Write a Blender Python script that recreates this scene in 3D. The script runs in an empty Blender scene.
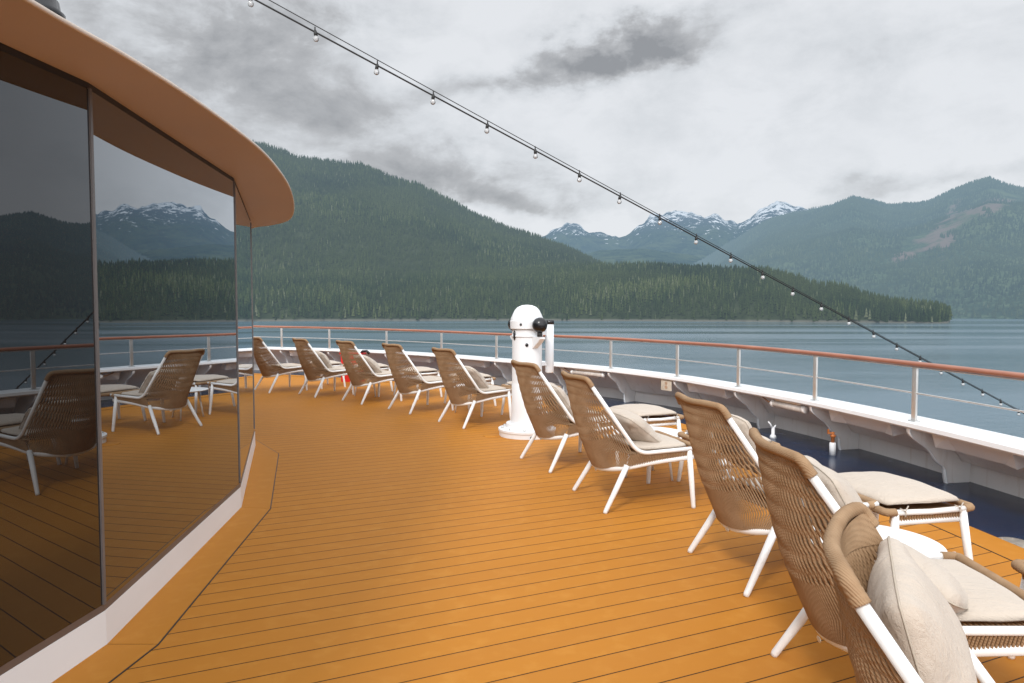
import bpy, math, random
import numpy as np
from mathutils import Vector, Matrix
random.seed(7); rng = np.random.default_rng(7)
SC = bpy.context.scene
COL = SC.collection
F, CX, CY, HZ, H = 683.0, 512.0, 341.5, 310.0, 1.5
PITCH = math.atan((CY-HZ)/F)
SEA = -24.5
R = math.radians

def ray(x, y):
    a, b = (x-CX)/F, -(y-CY)/F
    c, s = math.cos(PITCH), math.sin(PITCH)
    return Vector((a, c+b*s, -s+b*c))
def pw(x, y, z=0.0):
    d = ray(x, y); t = (z-H)/d.z
    return Vector((0, 0, H))+d*t

# ------------------------------------------------------------------ materials
def nt(name):
    m = bpy.data.materials.new(name); m.use_nodes = True
    n = m.node_tree; n.nodes.clear()
    o = n.nodes.new('ShaderNodeOutputMaterial')
    return m, n, o
def N(n, t, **kw):
    q = n.nodes.new(t)
    for k, v in kw.items():
        if k.startswith('i_'):
            key = k[2:]
            key = int(key) if key.isdigit() else key.replace('_', ' ')
            q.inputs[key].default_value = v
        else: setattr(q, k, v)
    return q
def math_(n, op, a, b=None, c=None, clamp=False):
    q = n.nodes.new('ShaderNodeMath'); q.operation = op; q.use_clamp = clamp
    for i, v in enumerate((a, b, c)):
        if v is None: continue
        if isinstance(v, (int, float)): q.inputs[i].default_value = v
        else: n.links.new(v, q.inputs[i])
    return q.outputs[0]
def mixc(n, fac, a, b, mode='MIX'):
    q = n.nodes.new('ShaderNodeMix'); q.data_type = 'RGBA'; q.blend_type = mode
    for s, v in ((0, fac), (6, a), (7, b)):
        if isinstance(v, (int, float)): q.inputs[s].default_value = v
        elif isinstance(v, tuple): q.inputs[s].default_value = v if len(v) == 4 else v+(1,)
        else: n.links.new(v, q.inputs[s])
    return q.outputs[2]
def ramp(n, src, stops):
    q = n.nodes.new('ShaderNodeValToRGB'); e = q.color_ramp.elements
    while len(e) < len(stops): e.new(0.5)
    for i, (p, c) in enumerate(stops):
        e[i].position = p; e[i].color = c if len(c) == 4 else c+(1,)
    n.links.new(src, q.inputs[0]); return q.outputs[0]
def noise(n, vec, scale, detail=4, rough=0.55, dist=0.0):
    q = N(n, 'ShaderNodeTexNoise'); q.inputs['Scale'].default_value = scale
    q.inputs['Detail'].default_value = detail; q.inputs['Roughness'].default_value = rough
    q.inputs['Distortion'].default_value = dist
    if vec is not None: n.links.new(vec, q.inputs['Vector'])
    return q.outputs['Fac']
def mapping(n, vec, scale=(1,1,1), rot=(0,0,0), loc=(0,0,0)):
    q = N(n, 'ShaderNodeMapping'); q.inputs['Scale'].default_value = scale
    q.inputs['Rotation'].default_value = rot; q.inputs['Location'].default_value = loc
    n.links.new(vec, q.inputs['Vector']); return q.outputs[0]
def bump(n, h, strength=0.3, dist=0.01):
    q = N(n, 'ShaderNodeBump'); q.inputs['Strength'].default_value = strength
    q.inputs['Distance'].default_value = dist; n.links.new(h, q.inputs['Height'])
    return q.outputs[0]

def simple(name, col, rough=0.5, metal=0.0, var=0.12, scale=6.0, bmp=0.1, bdist=0.002, spec=0.5, fine=None, coord='Object'):
    m, n, o = nt(name)
    tc = N(n, 'ShaderNodeTexCoord')
    a = noise(n, tc.outputs[coord], scale, 5)
    b = noise(n, tc.outputs[coord], fine or scale*9, 3)
    dark = tuple(c*(1-var) for c in col); lite = tuple(min(1, c*(1+var*0.7)) for c in col)
    c1 = ramp(n, a, [(0.3, dark), (0.7, lite)])
    p = N(n, 'ShaderNodeBsdfPrincipled'); n.links.new(c1, p.inputs['Base Color'])
    p.inputs['Metallic'].default_value = metal; p.inputs['Specular IOR Level'].default_value = spec
    rr = math_(n, 'MULTIPLY_ADD', a, 0.2, rough-0.1, True); n.links.new(rr, p.inputs['Roughness'])
    if bmp: n.links.new(bump(n, b, bmp, bdist), p.inputs['Normal'])
    n.links.new(p.outputs[0], o.inputs[0]); return m

M = {}
M['white'] = simple('white_powder_coat', (0.80, 0.80, 0.79), 0.42, var=0.05, scale=3, bmp=0.05)
M['rope'] = None
def rope_mat():
    m, n, o = nt('tan_rope')
    tc = N(n, 'ShaderNodeTexCoord')
    a = noise(n, tc.outputs['Object'], 9, 4); b = noise(n, tc.outputs['Object'], 260, 2)
    c = ramp(n, a, [(0.3, (0.255, 0.155, 0.082)), (0.7, (0.385, 0.255, 0.150))])
    c = mixc(n, math_(n, 'MULTIPLY', b, 0.5), c, (0.29, 0.175, 0.09))
    w = N(n, 'ShaderNodeTexWave'); w.inputs['Scale'].default_value = 70; w.bands_direction = 'DIAGONAL'
    w.inputs['Distortion'].default_value = 1.0; n.links.new(tc.outputs['Object'], w.inputs['Vector'])
    p = N(n, 'ShaderNodeBsdfPrincipled'); n.links.new(c, p.inputs['Base Color'])
    p.inputs['Roughness'].default_value = 0.72; p.inputs['Specular IOR Level'].default_value = 0.3
    n.links.new(bump(n, w.outputs['Fac'], 0.5, 0.002), p.inputs['Normal'])
    n.links.new(p.outputs[0], o.inputs[0]); return m
M['rope'] = rope_mat()
def cloth_mat():
    m, n, o = nt('beige_canvas')
    tc = N(n, 'ShaderNodeTexCoord')
    a = noise(n, tc.outputs['Object'], 5, 5); b = noise(n, tc.outputs['Object'], 400, 2); w = noise(n, mapping(n, tc.outputs['Object'], (1, 2.2, 1)), 14, 4, 0.6, 0.8)
    c = ramp(n, a, [(0.3, (0.485, 0.415, 0.345)), (0.7, (0.525, 0.45, 0.375))])
    p = N(n, 'ShaderNodeBsdfPrincipled'); n.links.new(c, p.inputs['Base Color'])
    p.inputs['Roughness'].default_value = 0.85; p.inputs['Specular IOR Level'].default_value = 0.2
    p.inputs['Sheen Weight'].default_value = 0.2
    h = math_(n, 'MULTIPLY_ADD', w, 6.0, b)
    n.links.new(bump(n, h, 0.5, 0.005), p.inputs['Normal'])
    n.links.new(p.outputs[0], o.inputs[0]); return m
M['cloth'] = cloth_mat()
M['seam'] = simple('piping_thread', (0.42, 0.36, 0.29), 0.8, scale=30)
M['bulwark'] = simple('white_ship_paint', (0.86, 0.84, 0.82), 0.38, var=0.10, scale=1.6, bmp=0.12, bdist=0.004, fine=5)
def ship_paint():
    m, n, o = nt('weathered_ship_paint')
    g = N(n, 'ShaderNodeNewGeometry'); pos = g.outputs['Position']
    a = noise(n, pos, 1.4, 5); st = noise(n, mapping(n, pos, (9, 9, .8)), 1.6, 5, .65); sp_ = noise(n, pos, 26, 4, .6)
    c = ramp(n, a, [(.3, (.80, .785, .77)), (.7, (.88, .865, .85))])
    c = mixc(n, ramp(n, st, [(.56, (0, 0, 0)), (.76, (.45, .45, .45))]), c, (.55, .46, .38))
    c = mixc(n, ramp(n, sp_, [(.70, (0, 0, 0)), (.76, (.6, .6, .6))]), c, (.42, .26, .16))
    p = N(n, 'ShaderNodeBsdfPrincipled'); n.links.new(c, p.inputs['Base Color'])
    n.links.new(math_(n, 'MULTIPLY_ADD', a, .3, .28), p.inputs['Roughness'])
    n.links.new(bump(n, noise(n, pos, 5, 4), .25, .006), p.inputs['Normal'])
    n.links.new(p.outputs[0], o.inputs[0]); return m
M['bulwark'] = ship_paint()
M['plinth'] = simple('white_plinth_paint', (0.80, 0.82, 0.84), 0.35, var=0.04, scale=2, bmp=0.05)
M['rust'] = simple('rust_stain', (0.40, 0.22, 0.12), 0.7, scale=20)
M['steel'] = simple('brushed_steel', (0.62, 0.62, 0.61), 0.35, metal=0.75, var=0.1, scale=8)
M['acrylic'] = simple('grey_rail_post', (0.55, 0.55, 0.54), 0.32, metal=0.55, var=0.1, scale=8)
M['black'] = simple('black_gloss_paint', (0.012, 0.012, 0.014), 0.22, scale=6, bmp=0.05)
M['gasket'] = simple('dark_gasket', (0.02, 0.018, 0.017), 0.5, scale=6)
M['sill'] = simple('bronze_sill', (0.16, 0.12, 0.10), 0.35, metal=0.4, scale=5)
M['mullion'] = simple('grey_mullion', (0.17, 0.16, 0.16), 0.4, metal=0.3, scale=5)
M['canopy'] = simple('tan_soffit_paint', (0.52, 0.42, 0.38), 0.55, var=0.06, scale=0.8, bmp=0.06, fine=40)
M['lip'] = simple('pale_roof_edge', (0.60, 0.50, 0.42), 0.5, scale=4)
M['roof'] = simple('grey_roof_membrane', (0.35, 0.35, 0.35), 0.7, scale=2)
M['red'] = simple('red_plastic', (0.62, 0.02, 0.02), 0.4, scale=6)
M['orange'] = simple('orange_valve', (0.50, 0.16, 0.04), 0.5, scale=20, var=0.3)
M['hull'] = simple('hull_paint', (0.62, 0.62, 0.62), 0.4, scale=0.3, var=0.05)
M['sign'] = simple('cream_sign', (0.60, 0.55, 0.46), 0.5, scale=20)
M['ink'] = simple('dark_print', (0.06, 0.05, 0.05), 0.6, scale=20)
M['tubeglass'] = simple('frosted_tube', (0.62, 0.58, 0.54), 0.25, scale=10, var=0.15)
M['cap'] = simple('drain_metal', (0.42, 0.38, 0.33), 0.5, metal=0.5, scale=20, var=0.2)
M['cable'] = simple('black_cable', (0.015, 0.015, 0.015), 0.6, scale=10)
M['wall'] = simple('dark_interior', (0.03, 0.03, 0.03), 0.7, scale=2)

def bulbglass():
    m, n, o = nt('clear_bulb_glass')
    tc = N(n, 'ShaderNodeTexCoord'); a = noise(n, tc.outputs['Object'], 20, 2)
    g = N(n, 'ShaderNodeBsdfGlossy'); g.inputs['Roughness'].default_value = 0.06
    g.inputs['Color'].default_value = (1, 1, 1, 1)
    t = N(n, 'ShaderNodeBsdfTransparent'); t.inputs['Color'].default_value = (0.93, 0.94, 0.95, 1)
    d = N(n, 'ShaderNodeBsdfDiffuse'); d.inputs['Color'].default_value = (0.8, 0.8, 0.8, 1)
    fr = N(n, 'ShaderNodeFresnel'); fr.inputs['IOR'].default_value = 1.7
    m1 = N(n, 'ShaderNodeMixShader'); n.links.new(math_(n, 'MULTIPLY_ADD', a, 0.1, 0.35), m1.inputs[0])
    n.links.new(t.outputs[0], m1.inputs[1]); n.links.new(d.outputs[0], m1.inputs[2])
    m2 = N(n, 'ShaderNodeMixShader'); n.links.new(fr.outputs[0], m2.inputs[0])
    n.links.new(m1.outputs[0], m2.inputs[1]); n.links.new(g.outputs[0], m2.inputs[2])
    n.links.new(m2.outputs[0], o.inputs[0]); return m
M['bulb'] = bulbglass()

def glass_mat():
    m, n, o = nt('tinted_mirror_glass')
    tc = N(n, 'ShaderNodeTexCoord')
    a = noise(n, tc.outputs['Object'], 1.4, 3)
    d = N(n, 'ShaderNodeBsdfDiffuse'); d.inputs['Color'].default_value = (0.012, 0.010, 0.009, 1)
    g = N(n, 'ShaderNodeBsdfGlossy'); g.inputs['Roughness'].default_value = 0.0
    g.inputs['Color'].default_value = (0.90, 0.95, 1.0, 1)
    lw = N(n, 'ShaderNodeLayerWeight'); lw.inputs['Blend'].default_value = 0.5
    rf = ramp(n, lw.outputs['Facing'], [(0.0, (.07, .07, .07)), (0.35, (.115, .12, .125)), (0.50, (.20, .20, .205)), (0.62, (.37, .37, .37)), (0.94, (.93, .93, .93))])
    n.links.new(bump(n, a, 0.02, 0.01), g.inputs['Normal'])
    mx = N(n, 'ShaderNodeMixShader'); n.links.new(rf, mx.inputs[0])
    n.links.new(d.outputs[0], mx.inputs[1]); n.links.new(g.outputs[0], mx.inputs[2])
    n.links.new(mx.outputs[0], o.inputs[0]); return m
M['glass'] = glass_mat()

PLANK_DIR = R(66.5)     # measured from +Y towards +X
PW = 0.139
def deck_mat(name='deck_planks', planks=True):
    m, n, o = nt(name)
    g = N(n, 'ShaderNodeNewGeometry'); pos = g.outputs['Position']
    rot = mapping(n, pos, rot=(0, 0, -(math.pi/2-PLANK_DIR)))   # x along the planks
    sp = N(n, 'ShaderNodeSeparateXYZ'); n.links.new(rot, sp.inputs[0])
    along, across = sp.outputs[0], sp.outputs[1]
    a = noise(n, pos, 0.55, 5, 0.6); b = noise(n, mapping(n, rot, (3, 22, 3)), 1.0, 4, 0.6); c = noise(n, pos, 9, 4)
    col = ramp(n, a, [(0.3, (0.462, 0.184, 0.023)), (0.72, (0.488, 0.197, 0.026))])
    col = mixc(n, math_(n, 'MULTIPLY', b, 0.20), col, (0.35, 0.138, 0.022))
    s = math_(n, 'SMOOTH_MIN', math_(n, 'SUBTRACT', math_(n, 'MULTIPLY', c, 1.6), 0.82, clamp=True), 0.35, 0.1)
    col = mixc(n, s, col, (0.56, 0.26, 0.050))
    p = N(n, 'ShaderNodeBsdfPrincipled')
    rough = math_(n, 'MULTIPLY_ADD', a, 0.12, 0.52)
    if planks:
        q = math_(n, 'DIVIDE', across, PW)
        fl = math_(n, 'FLOOR', q); fr = math_(n, 'SUBTRACT', q, fl)
        wn = N(n, 'ShaderNodeTexWhiteNoise', noise_dimensions='1D'); n.links.new(fl, wn.inputs['W'])
        col = mixc(n, math_(n, 'MULTIPLY', wn.outputs['Value'], 0.22), col, (0.37, 0.145, 0.028))
        d = math_(n, 'ABSOLUTE', math_(n, 'SUBTRACT', fr, 0.5))
        mask = math_(n, 'GREATER_THAN', d, 0.5-0.0031/PW)
        soft = math_(n, 'GREATER_THAN', d, 0.5-0.0052/PW)
        col = mixc(n, mask, col, (0.045, 0.022, 0.010))
        n.links.new(bump(n, math_(n, 'SUBTRACT', 1.0, soft), 0.5, 0.003), p.inputs['Normal'])
    n.links.new(col, p.inputs['Base Color']); n.links.new(rough, p.inputs['Roughness'])
    p.inputs['Specular IOR Level'].default_value = 0.13
    n.links.new(p.outputs[0], o.inputs[0]); return m
M['deck'] = deck_mat(); M['margin'] = deck_mat('deck_margin_plank', False)
def blue_mat():
    m, n, o = nt('navy_deck_paint')
    g = N(n, 'ShaderNodeNewGeometry'); pos = g.outputs['Position']
    a = noise(n, pos, 1.3, 6, 0.65); b = noise(n, pos, 60, 3)
    col = ramp(n, a, [(0.3, (0.006, 0.015, 0.040)), (0.7, (0.014, 0.034, 0.082))])
    p = N(n, 'ShaderNodeBsdfPrincipled'); n.links.new(col, p.inputs['Base Color'])
    n.links.new(math_(n, 'MULTIPLY_ADD', a, 0.3, 0.10), p.inputs['Roughness'])
    n.links.new(bump(n, b, 0.15, 0.003), p.inputs['Normal'])
    n.links.new(p.outputs[0], o.inputs[0]); return m
M['blue'] = blue_mat()
def rail_wood():
    m, n, o = nt('varnished_rail_wood')
    tc = N(n, 'ShaderNodeTexCoord'); a = noise(n, tc.outputs['Object'], 3, 5)
    c = ramp(n, a, [(0.3, (0.28, 0.105, 0.065)), (0.7, (0.36, 0.15, 0.095))])
    p = N(n, 'ShaderNodeBsdfPrincipled'); n.links.new(c, p.inputs['Base Color']); p.inputs['Roughness'].default_value = 0.3
    n.links.new(p.outputs[0], o.inputs[0]); return m
M['railwood'] = rail_wood()

# ---- hazy landscape materials: aerial perspective painted in as emission, growing with distance from ship
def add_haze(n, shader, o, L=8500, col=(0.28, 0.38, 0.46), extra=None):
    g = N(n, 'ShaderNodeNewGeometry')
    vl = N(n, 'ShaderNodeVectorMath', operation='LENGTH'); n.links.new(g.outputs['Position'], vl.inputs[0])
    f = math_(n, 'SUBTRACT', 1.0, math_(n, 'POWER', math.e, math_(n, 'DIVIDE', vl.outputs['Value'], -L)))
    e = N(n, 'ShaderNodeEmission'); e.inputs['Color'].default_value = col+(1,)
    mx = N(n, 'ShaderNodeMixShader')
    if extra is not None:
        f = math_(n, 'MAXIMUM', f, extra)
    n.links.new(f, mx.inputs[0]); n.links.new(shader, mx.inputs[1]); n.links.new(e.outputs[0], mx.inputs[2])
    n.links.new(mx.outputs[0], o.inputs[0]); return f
def forest_mat(L=8500, hz=(0.28, 0.38, 0.46), nm='conifer_foliage'):
    m, n, o = nt(nm)
    at = N(n, 'ShaderNodeAttribute'); at.attribute_name = 'tint'
    g = N(n, 'ShaderNodeNewGeometry')
    big = noise(n, g.outputs['Position'], 0.0028, 4)
    c = ramp(n, at.outputs['Fac'], [(0.0, (0.007, 0.014, 0.009)), (0.45, (0.024, 0.038, 0.016)), (0.8, (0.060, 0.076, 0.027)), (1.0, (0.11, 0.12, 0.075))])
    c = mixc(n, ramp(n, big, [(0.42, (0, 0, 0)), (0.62, (0.75, 0.75, 0.75))]), c, (0.042, 0.055, 0.022))
    d = N(n, 'ShaderNodeBsdfDiffuse'); n.links.new(c, d.inputs['Color'])
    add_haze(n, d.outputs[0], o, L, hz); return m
def hill_mat():
    m, n, o = nt('forest_floor')
    g = N(n, 'ShaderNodeNewGeometry')
    a = noise(n, g.outputs['Position'], 0.02, 6, 0.7)
    c = ramp(n, a, [(0.3, (0.012, 0.020, 0.010)), (0.7, (0.045, 0.055, 0.030))])
    sp = N(n, 'ShaderNodeSeparateXYZ'); n.links.new(g.outputs['Position'], sp.inputs[0])
    sh = ramp(n, math_(n, 'MULTIPLY_ADD', sp.outputs[2], 0.1, -SEA*0.1), [(0.25, (1, 1, 1)), (0.6, (0, 0, 0))])
    c = mixc(n, sh, c, (0.10, 0.10, 0.085))
    d = N(n, 'ShaderNodeBsdfDiffuse'); n.links.new(c, d.inputs['Color'])
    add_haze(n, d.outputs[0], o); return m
def mountain_mat(name, snow_z, slide=False, L=11000, cloud=None, haze=(0.30, 0.37, 0.43)):
    m, n, o = nt(name)
    g = N(n, 'ShaderNodeNewGeometry'); pos = g.outputs['Position']
    fine = noise(n, mapping(n, pos, (1, 1, 0.35)), 0.055, 3, 0.85)
    big = noise(n, pos, 0.0018, 5)
    c = ramp(n, fine, [(0.32, (0.010, 0.022, 0.012)), (0.5, (0.030, 0.050, 0.026)), (0.7, (0.085, 0.105, 0.055))])
    c = mixc(n, ramp(n, big, [(0.42, (0, 0, 0)), (0.6, (0.6, 0.6, 0.6))]), c, (0.085, 0.105, 0.045))
    gul_shade = noise(n, mapping(n, pos, (1, 1, .25)), 0.007, 5, .7)
    c = mixc(n, ramp(n, gul_shade, [(0.38, (.8, .8, .8)), (0.52, (0, 0, 0))]), c, (0.008, 0.018, 0.012))  # gully shading painted into the colour as dark slope-stretched noise
    sp = N(n, 'ShaderNodeSeparateXYZ'); n.links.new(pos, sp.inputs[0]); z = sp.outputs[2]
    if slide:
        # bare landslide scars on the flank
        def scar(cx_, cz_, ax, az_, rotk):
            u = math_(n, 'DIVIDE', sp.outputs[0], sp.outputs[1])
            w = math_(n, 'DIVIDE', z, sp.outputs[1])
            du = math_(n, 'SUBTRACT', u, cx_); dw = math_(n, 'SUBTRACT', w, cz_)
            k = math_(n, 'SUBTRACT', dw, math_(n, 'MULTIPLY', du, rotk))
            r2 = math_(n, 'ADD', math_(n, 'POWER', math_(n, 'ABSOLUTE', math_(n, 'DIVIDE', du, ax)), 2.0),
                       math_(n, 'POWER', math_(n, 'ABSOLUTE', math_(n, 'DIVIDE', k, az_)), 2.0))
            return r2
        s1 = scar((940-CX)/F, (HZ-232)/F, 0.062, 0.016, 0.62)
        s2 = scar((980-CX)/F, (HZ-210)/F, 0.045, 0.011, 0.25)
        s3 = scar((946-CX)/F, (HZ-232)/F, 0.016, 0.035, 1.6)
        r = math_(n, 'MINIMUM', math_(n, 'MINIMUM', s1, s2), s3)
        nn = noise(n, pos, 0.006, 6, 0.7)
        r = math_(n, 'ADD', r, math_(n, 'MULTIPLY', math_(n, 'SUBTRACT', nn, 0.5), 7.0))
        mk = ramp(n, r, [(0.2, (0.75, 0.75, 0.75)), (1.5, (0, 0, 0))])
        c = mixc(n, mk, c, (0.17, 0.11, 0.10))
    sn = noise(n, mapping(n, pos, (1, 1, 0.25)), 0.009, 6, 0.75)
    zz = math_(n, 'ADD', math_(n, 'DIVIDE', math_(n, 'SUBTRACT', z, snow_z), 260.0), math_(n, 'MULTIPLY', math_(n, 'SUBTRACT', sn, 0.5), 11.0))
    sm = ramp(n, zz, [(0.45, (0, 0, 0)), (0.7, (1, 1, 1))])
    rock = ramp(n, math_(n, 'DIVIDE', math_(n, 'SUBTRACT', z, snow_z-200), 250.0), [(0, (0, 0, 0)), (1, (1, 1, 1))])
    c = mixc(n, rock, c, (0.06, 0.07, 0.08))
    c = mixc(n, sm, c, (0.85, 0.87, 0.90))
    d = N(n, 'ShaderNodeBsdfDiffuse'); n.links.new(c, d.inputs['Color'])
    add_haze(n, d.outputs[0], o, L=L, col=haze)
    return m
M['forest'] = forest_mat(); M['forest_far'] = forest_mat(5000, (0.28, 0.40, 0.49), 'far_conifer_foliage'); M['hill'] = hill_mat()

def sea_mat():
    m, n, o = nt('sea_water')
    g = N(n, 'ShaderNodeNewGeometry'); pos = g.outputs['Position']
    band = noise(n, mapping(n, pos, (0.0006, 0.0060, 1)), 1.0, 5, 0.6, 0.4)
    w1 = noise(n, mapping(n, pos, (1, 1.6, 1)), 0.30, 6, 0.62, 0.3)
    w2 = noise(n, pos, 0.035, 4, 0.6)
    w3 = noise(n, pos, 1.6, 4, 0.6)
    h = math_(n, 'ADD', math_(n, 'MULTIPLY', w1, 1.0), math_(n, 'ADD', math_(n, 'MULTIPLY', w2, 2.0), math_(n, 'MULTIPLY', w3, 0.2)))
    p = N(n, 'ShaderNodeBsdfPrincipled')
    p.inputs['Base Color'].default_value = (0.092, 0.148, 0.190, 1)
    p.inputs['IOR'].default_value = 1.33
    n.links.new(ramp(n, band, [(0.42, (0.04, 0.04, 0.04)), (0.58, (0.22, 0.22, 0.22))]), p.inputs['Roughness'])
    b = N(n, 'ShaderNodeBump'); b.inputs['Distance'].default_value = 0.55
    n.links.new(math_(n, 'MULTIPLY_ADD', band, 0.45, 0.06), b.inputs['Strength'])
    n.links.new(h, b.inputs['Height']); n.links.new(b.outputs[0], p.inputs['Normal'])
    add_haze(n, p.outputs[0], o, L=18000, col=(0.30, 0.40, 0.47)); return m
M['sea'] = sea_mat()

# ------------------------------------------------------------------ mesh helpers
def children(o): return [c for c in bpy.data.objects if c.parent == o]
def tag(o, label=None, cat=None, group=None, kind=None):
    if label: o['label'] = label
    if cat: o['category'] = cat
    if group: o['group'] = group
    if kind: o['kind'] = kind
    return o
def empty(name, loc=(0, 0, 0), rz=0.0):
    o = bpy.data.objects.new(name, None); COL.objects.link(o)
    o.location = loc; o.rotation_euler = (0, 0, rz); o.empty_display_size = 0.1
    return o
class MB:
    def __init__(s): s.v = []; s.f = []; s.mi = []; s.sm = []
    def add(s, vs, fs, smooth=True, mi=0):
        b = len(s.v); s.v += [tuple(v) for v in vs]
        for f in fs: s.f.append(tuple(i+b for i in f)); s.sm.append(smooth); s.mi.append(mi)
    def box(s, c, d, rz=0.0, mat=None, bev=0.0, mi=0):
        x, y, z = d[0]/2, d[1]/2, d[2]/2
        b = min(bev, x*0.49, y*0.49, z*0.49) if bev else 0
        M4 = mat or (Matrix.Translation(Vector(c)) @ Matrix.Rotation(rz, 4, 'Z'))
        if not b:
            vs = [(sx*x, sy*y, sz*z) for sx in (-1, 1) for sy in (-1, 1) for sz in (-1, 1)]
            fs = [(0,1,3,2), (4,6,7,5), (0,4,5,1), (2,3,7,6), (0,2,6,4), (1,5,7,3)]
            s.add([M4 @ Vector(v) for v in vs], fs, False, mi); return
        import bmesh
        bm = bmesh.new(); bmesh.ops.create_cube(bm, size=1)
        for v in bm.verts: v.co = Vector((v.co.x*2*x, v.co.y*2*y, v.co.z*2*z))
        bmesh.ops.bevel(bm, geom=bm.edges[:], offset=b, segments=2, affect='EDGES', profile=0.6)
        bm.verts.index_update()
        s.add([M4 @ v.co for v in bm.verts], [tuple(v.index for v in f.verts) for f in bm.faces], True, mi); bm.free()
    def tube(s, pts, r, seg=10, closed=False, cap=True, flat=None, mi=0):
        pts = [Vector(p) for p in pts]; n = len(pts)
        rr = r if isinstance(r, (list, tuple)) else [r]*n
        tang = []
        for i in range(n):
            if closed: t = pts[(i+1) % n]-pts[i-1]
            else: t = pts[min(i+1, n-1)]-pts[max(i-1, 0)]
            tang.append(t.normalized() if t.length > 1e-9 else Vector((0, 0, 1)))
        up = Vector((0, 0, 1)) if abs(tang[0].z) < 0.9 else Vector((1, 0, 0))
        u = (up-tang[0]*up.dot(tang[0])).normalized()
        vs = []; 
        for i in range(n):
            u = (u-tang[i]*u.dot(tang[i])).normalized(); w = tang[i].cross(u)
            fu, fw = (1, 1) if not flat else flat
            for k in range(seg):
                a = 2*math.pi*k/seg
                vs.append(pts[i]+u*(math.cos(a)*rr[i]*fu)+w*(math.sin(a)*rr[i]*fw))
        fs = []
        for i in range(n if closed else n-1):
            j = (i+1) % n
            for k in range(seg):
                l = (k+1) % seg
                fs.append((i*seg+k, i*seg+l, j*seg+l, j*seg+k))
        if cap and not closed:
            fs.append(tuple(range(seg))[::-1]); fs.append(tuple((n-1)*seg+k for k in range(seg)))
        s.add(vs, fs, True, mi)
    def lathe(s, prof, c=(0, 0, 0), seg=40, mi=0):
        vs = []; fs = []
        for r, z in prof:
            for k in range(seg):
                a = 2*math.pi*k/seg; vs.append((c[0]+r*math.cos(a), c[1]+r*math.sin(a), c[2]+z))
        for i in range(len(prof)-1):
            for k in range(seg):
                l = (k+1) % seg; fs.append((i*seg+k, i*seg+l, (i+1)*seg+l, (i+1)*seg+k))
        fs.append(tuple(range(seg))[::-1]); fs.append(tuple((len(prof)-1)*seg+k for k in range(seg)))
        s.add(vs, fs, True, mi)
    def sphere(s, c, r, seg=20, sc=(1, 1, 1), mi=0):
        n = seg//2; prof = []
        vs = []; fs = []
        for i in range(n+1):
            th = math.pi*i/n
            for k in range(seg):
                a = 2*math.pi*k/seg
                vs.append((c[0]+r*sc[0]*math.sin(th)*math.cos(a), c[1]+r*sc[1]*math.sin(th)*math.sin(a), c[2]-r*sc[2]*math.cos(th)))
        for i in range(n):
            for k in range(seg):
                l = (k+1) % seg; fs.append((i*seg+k, i*seg+l, (i+1)*seg+l, (i+1)*seg+k))
        s.add(vs, fs, True, mi)
    def sweep(s, path, prof, closed_prof=True, smooth=True, mi=0):
        """path: list of (point, outward normal) ; prof: list of (offset, z)"""
        n = len(prof); vs = []; fs = []
        for p, nn in path:
            for o_, z in prof: vs.append((p[0]+nn[0]*o_, p[1]+nn[1]*o_, z if len(p) < 3 else z+p[2]))
        for i in range(len(path)-1):
            for k in range(n if closed_prof else n-1):
                l = (k+1) % n; fs.append((i*n+k, (i+1)*n+k, (i+1)*n+l, i*n+l))
        if closed_prof:
            fs.append(tuple(range(n))); fs.append(tuple((len(path)-1)*n+k for k in range(n))[::-1])
        s.add(vs, fs, smooth, mi)
    def prism(s, poly, z0, z1, smooth=False, mi=0):
        n = len(poly); vs = [(p[0], p[1], z0) for p in poly]+[(p[0], p[1], z1) for p in poly]
        fs = [tuple(range(n))[::-1], tuple(range(n, 2*n))]+[(i, (i+1) % n, n+(i+1) % n, n+i) for i in range(n)]
        s.add(vs, fs, smooth, mi)
    def build(s, name, mat, parent=None, loc=None, auto=None):
        me = bpy.data.meshes.new(name); me.from_pydata(s.v, [], s.f)
        me.polygons.foreach_set('use_smooth', s.sm); me.polygons.foreach_set('material_index', s.mi)
        import bmesh
        bm = bmesh.new(); bm.from_mesh(me); bmesh.ops.recalc_face_normals(bm, faces=bm.faces[:])
        if auto:
            for e in bm.edges:
                if len(e.link_faces) == 2 and e.calc_face_angle(0) > auto: e.smooth = False
        bm.to_mesh(me); bm.free()
        for mm in (mat if isinstance(mat, (list, tuple)) else [mat]): me.materials.append(mm)
        me.update()
        o = bpy.data.objects.new(name, me); COL.objects.link(o)
        if parent: o.parent = parent
        if loc: o.location = loc
        return o
def copy_tree(o, parent=None):
    c = o.copy(); COL.objects.link(c); c.parent = parent
    for ch in children(o): copy_tree(ch, c)
    return c
def catmull(pts, n=8):
    pts = [Vector(p) for p in pts]; out = []
    P = [pts[0]*2-pts[1]]+pts+[pts[-1]*2-pts[-2]]
    for i in range(1, len(P)-2):
        a, b, c, d = P[i-1], P[i], P[i+1], P[i+2]
        for k in range(n):
            t = k/n
            out.append(0.5*((2*b)+(c-a)*t+(2*a-5*b+4*c-d)*t*t+(3*b-a-3*c+d)*t**3))
    out.append(pts[-1]); return out
def fillet(pts, rads, n=6, closed=False):
    """round the corners of a polyline"""
    out = []; m = len(pts)
    for i, p in enumerate(pts):
        p = Vector(p); r = rads[i] if isinstance(rads, (list, tuple)) else rads
        if (not closed and i in (0, m-1)) or r <= 0: out.append(p); continue
        a = Vector(pts[i-1])-p; b = Vector(pts[(i+1) % m])-p
        r = min(r, a.length*0.49, b.length*0.49)
        s_, e_ = p+a.normalized()*r, p+b.normalized()*r
        for k in range(n+1):
            t = k/n; out.append(s_*(1-t)**2+p*2*t*(1-t)+e_*t*t)
    return out

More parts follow.
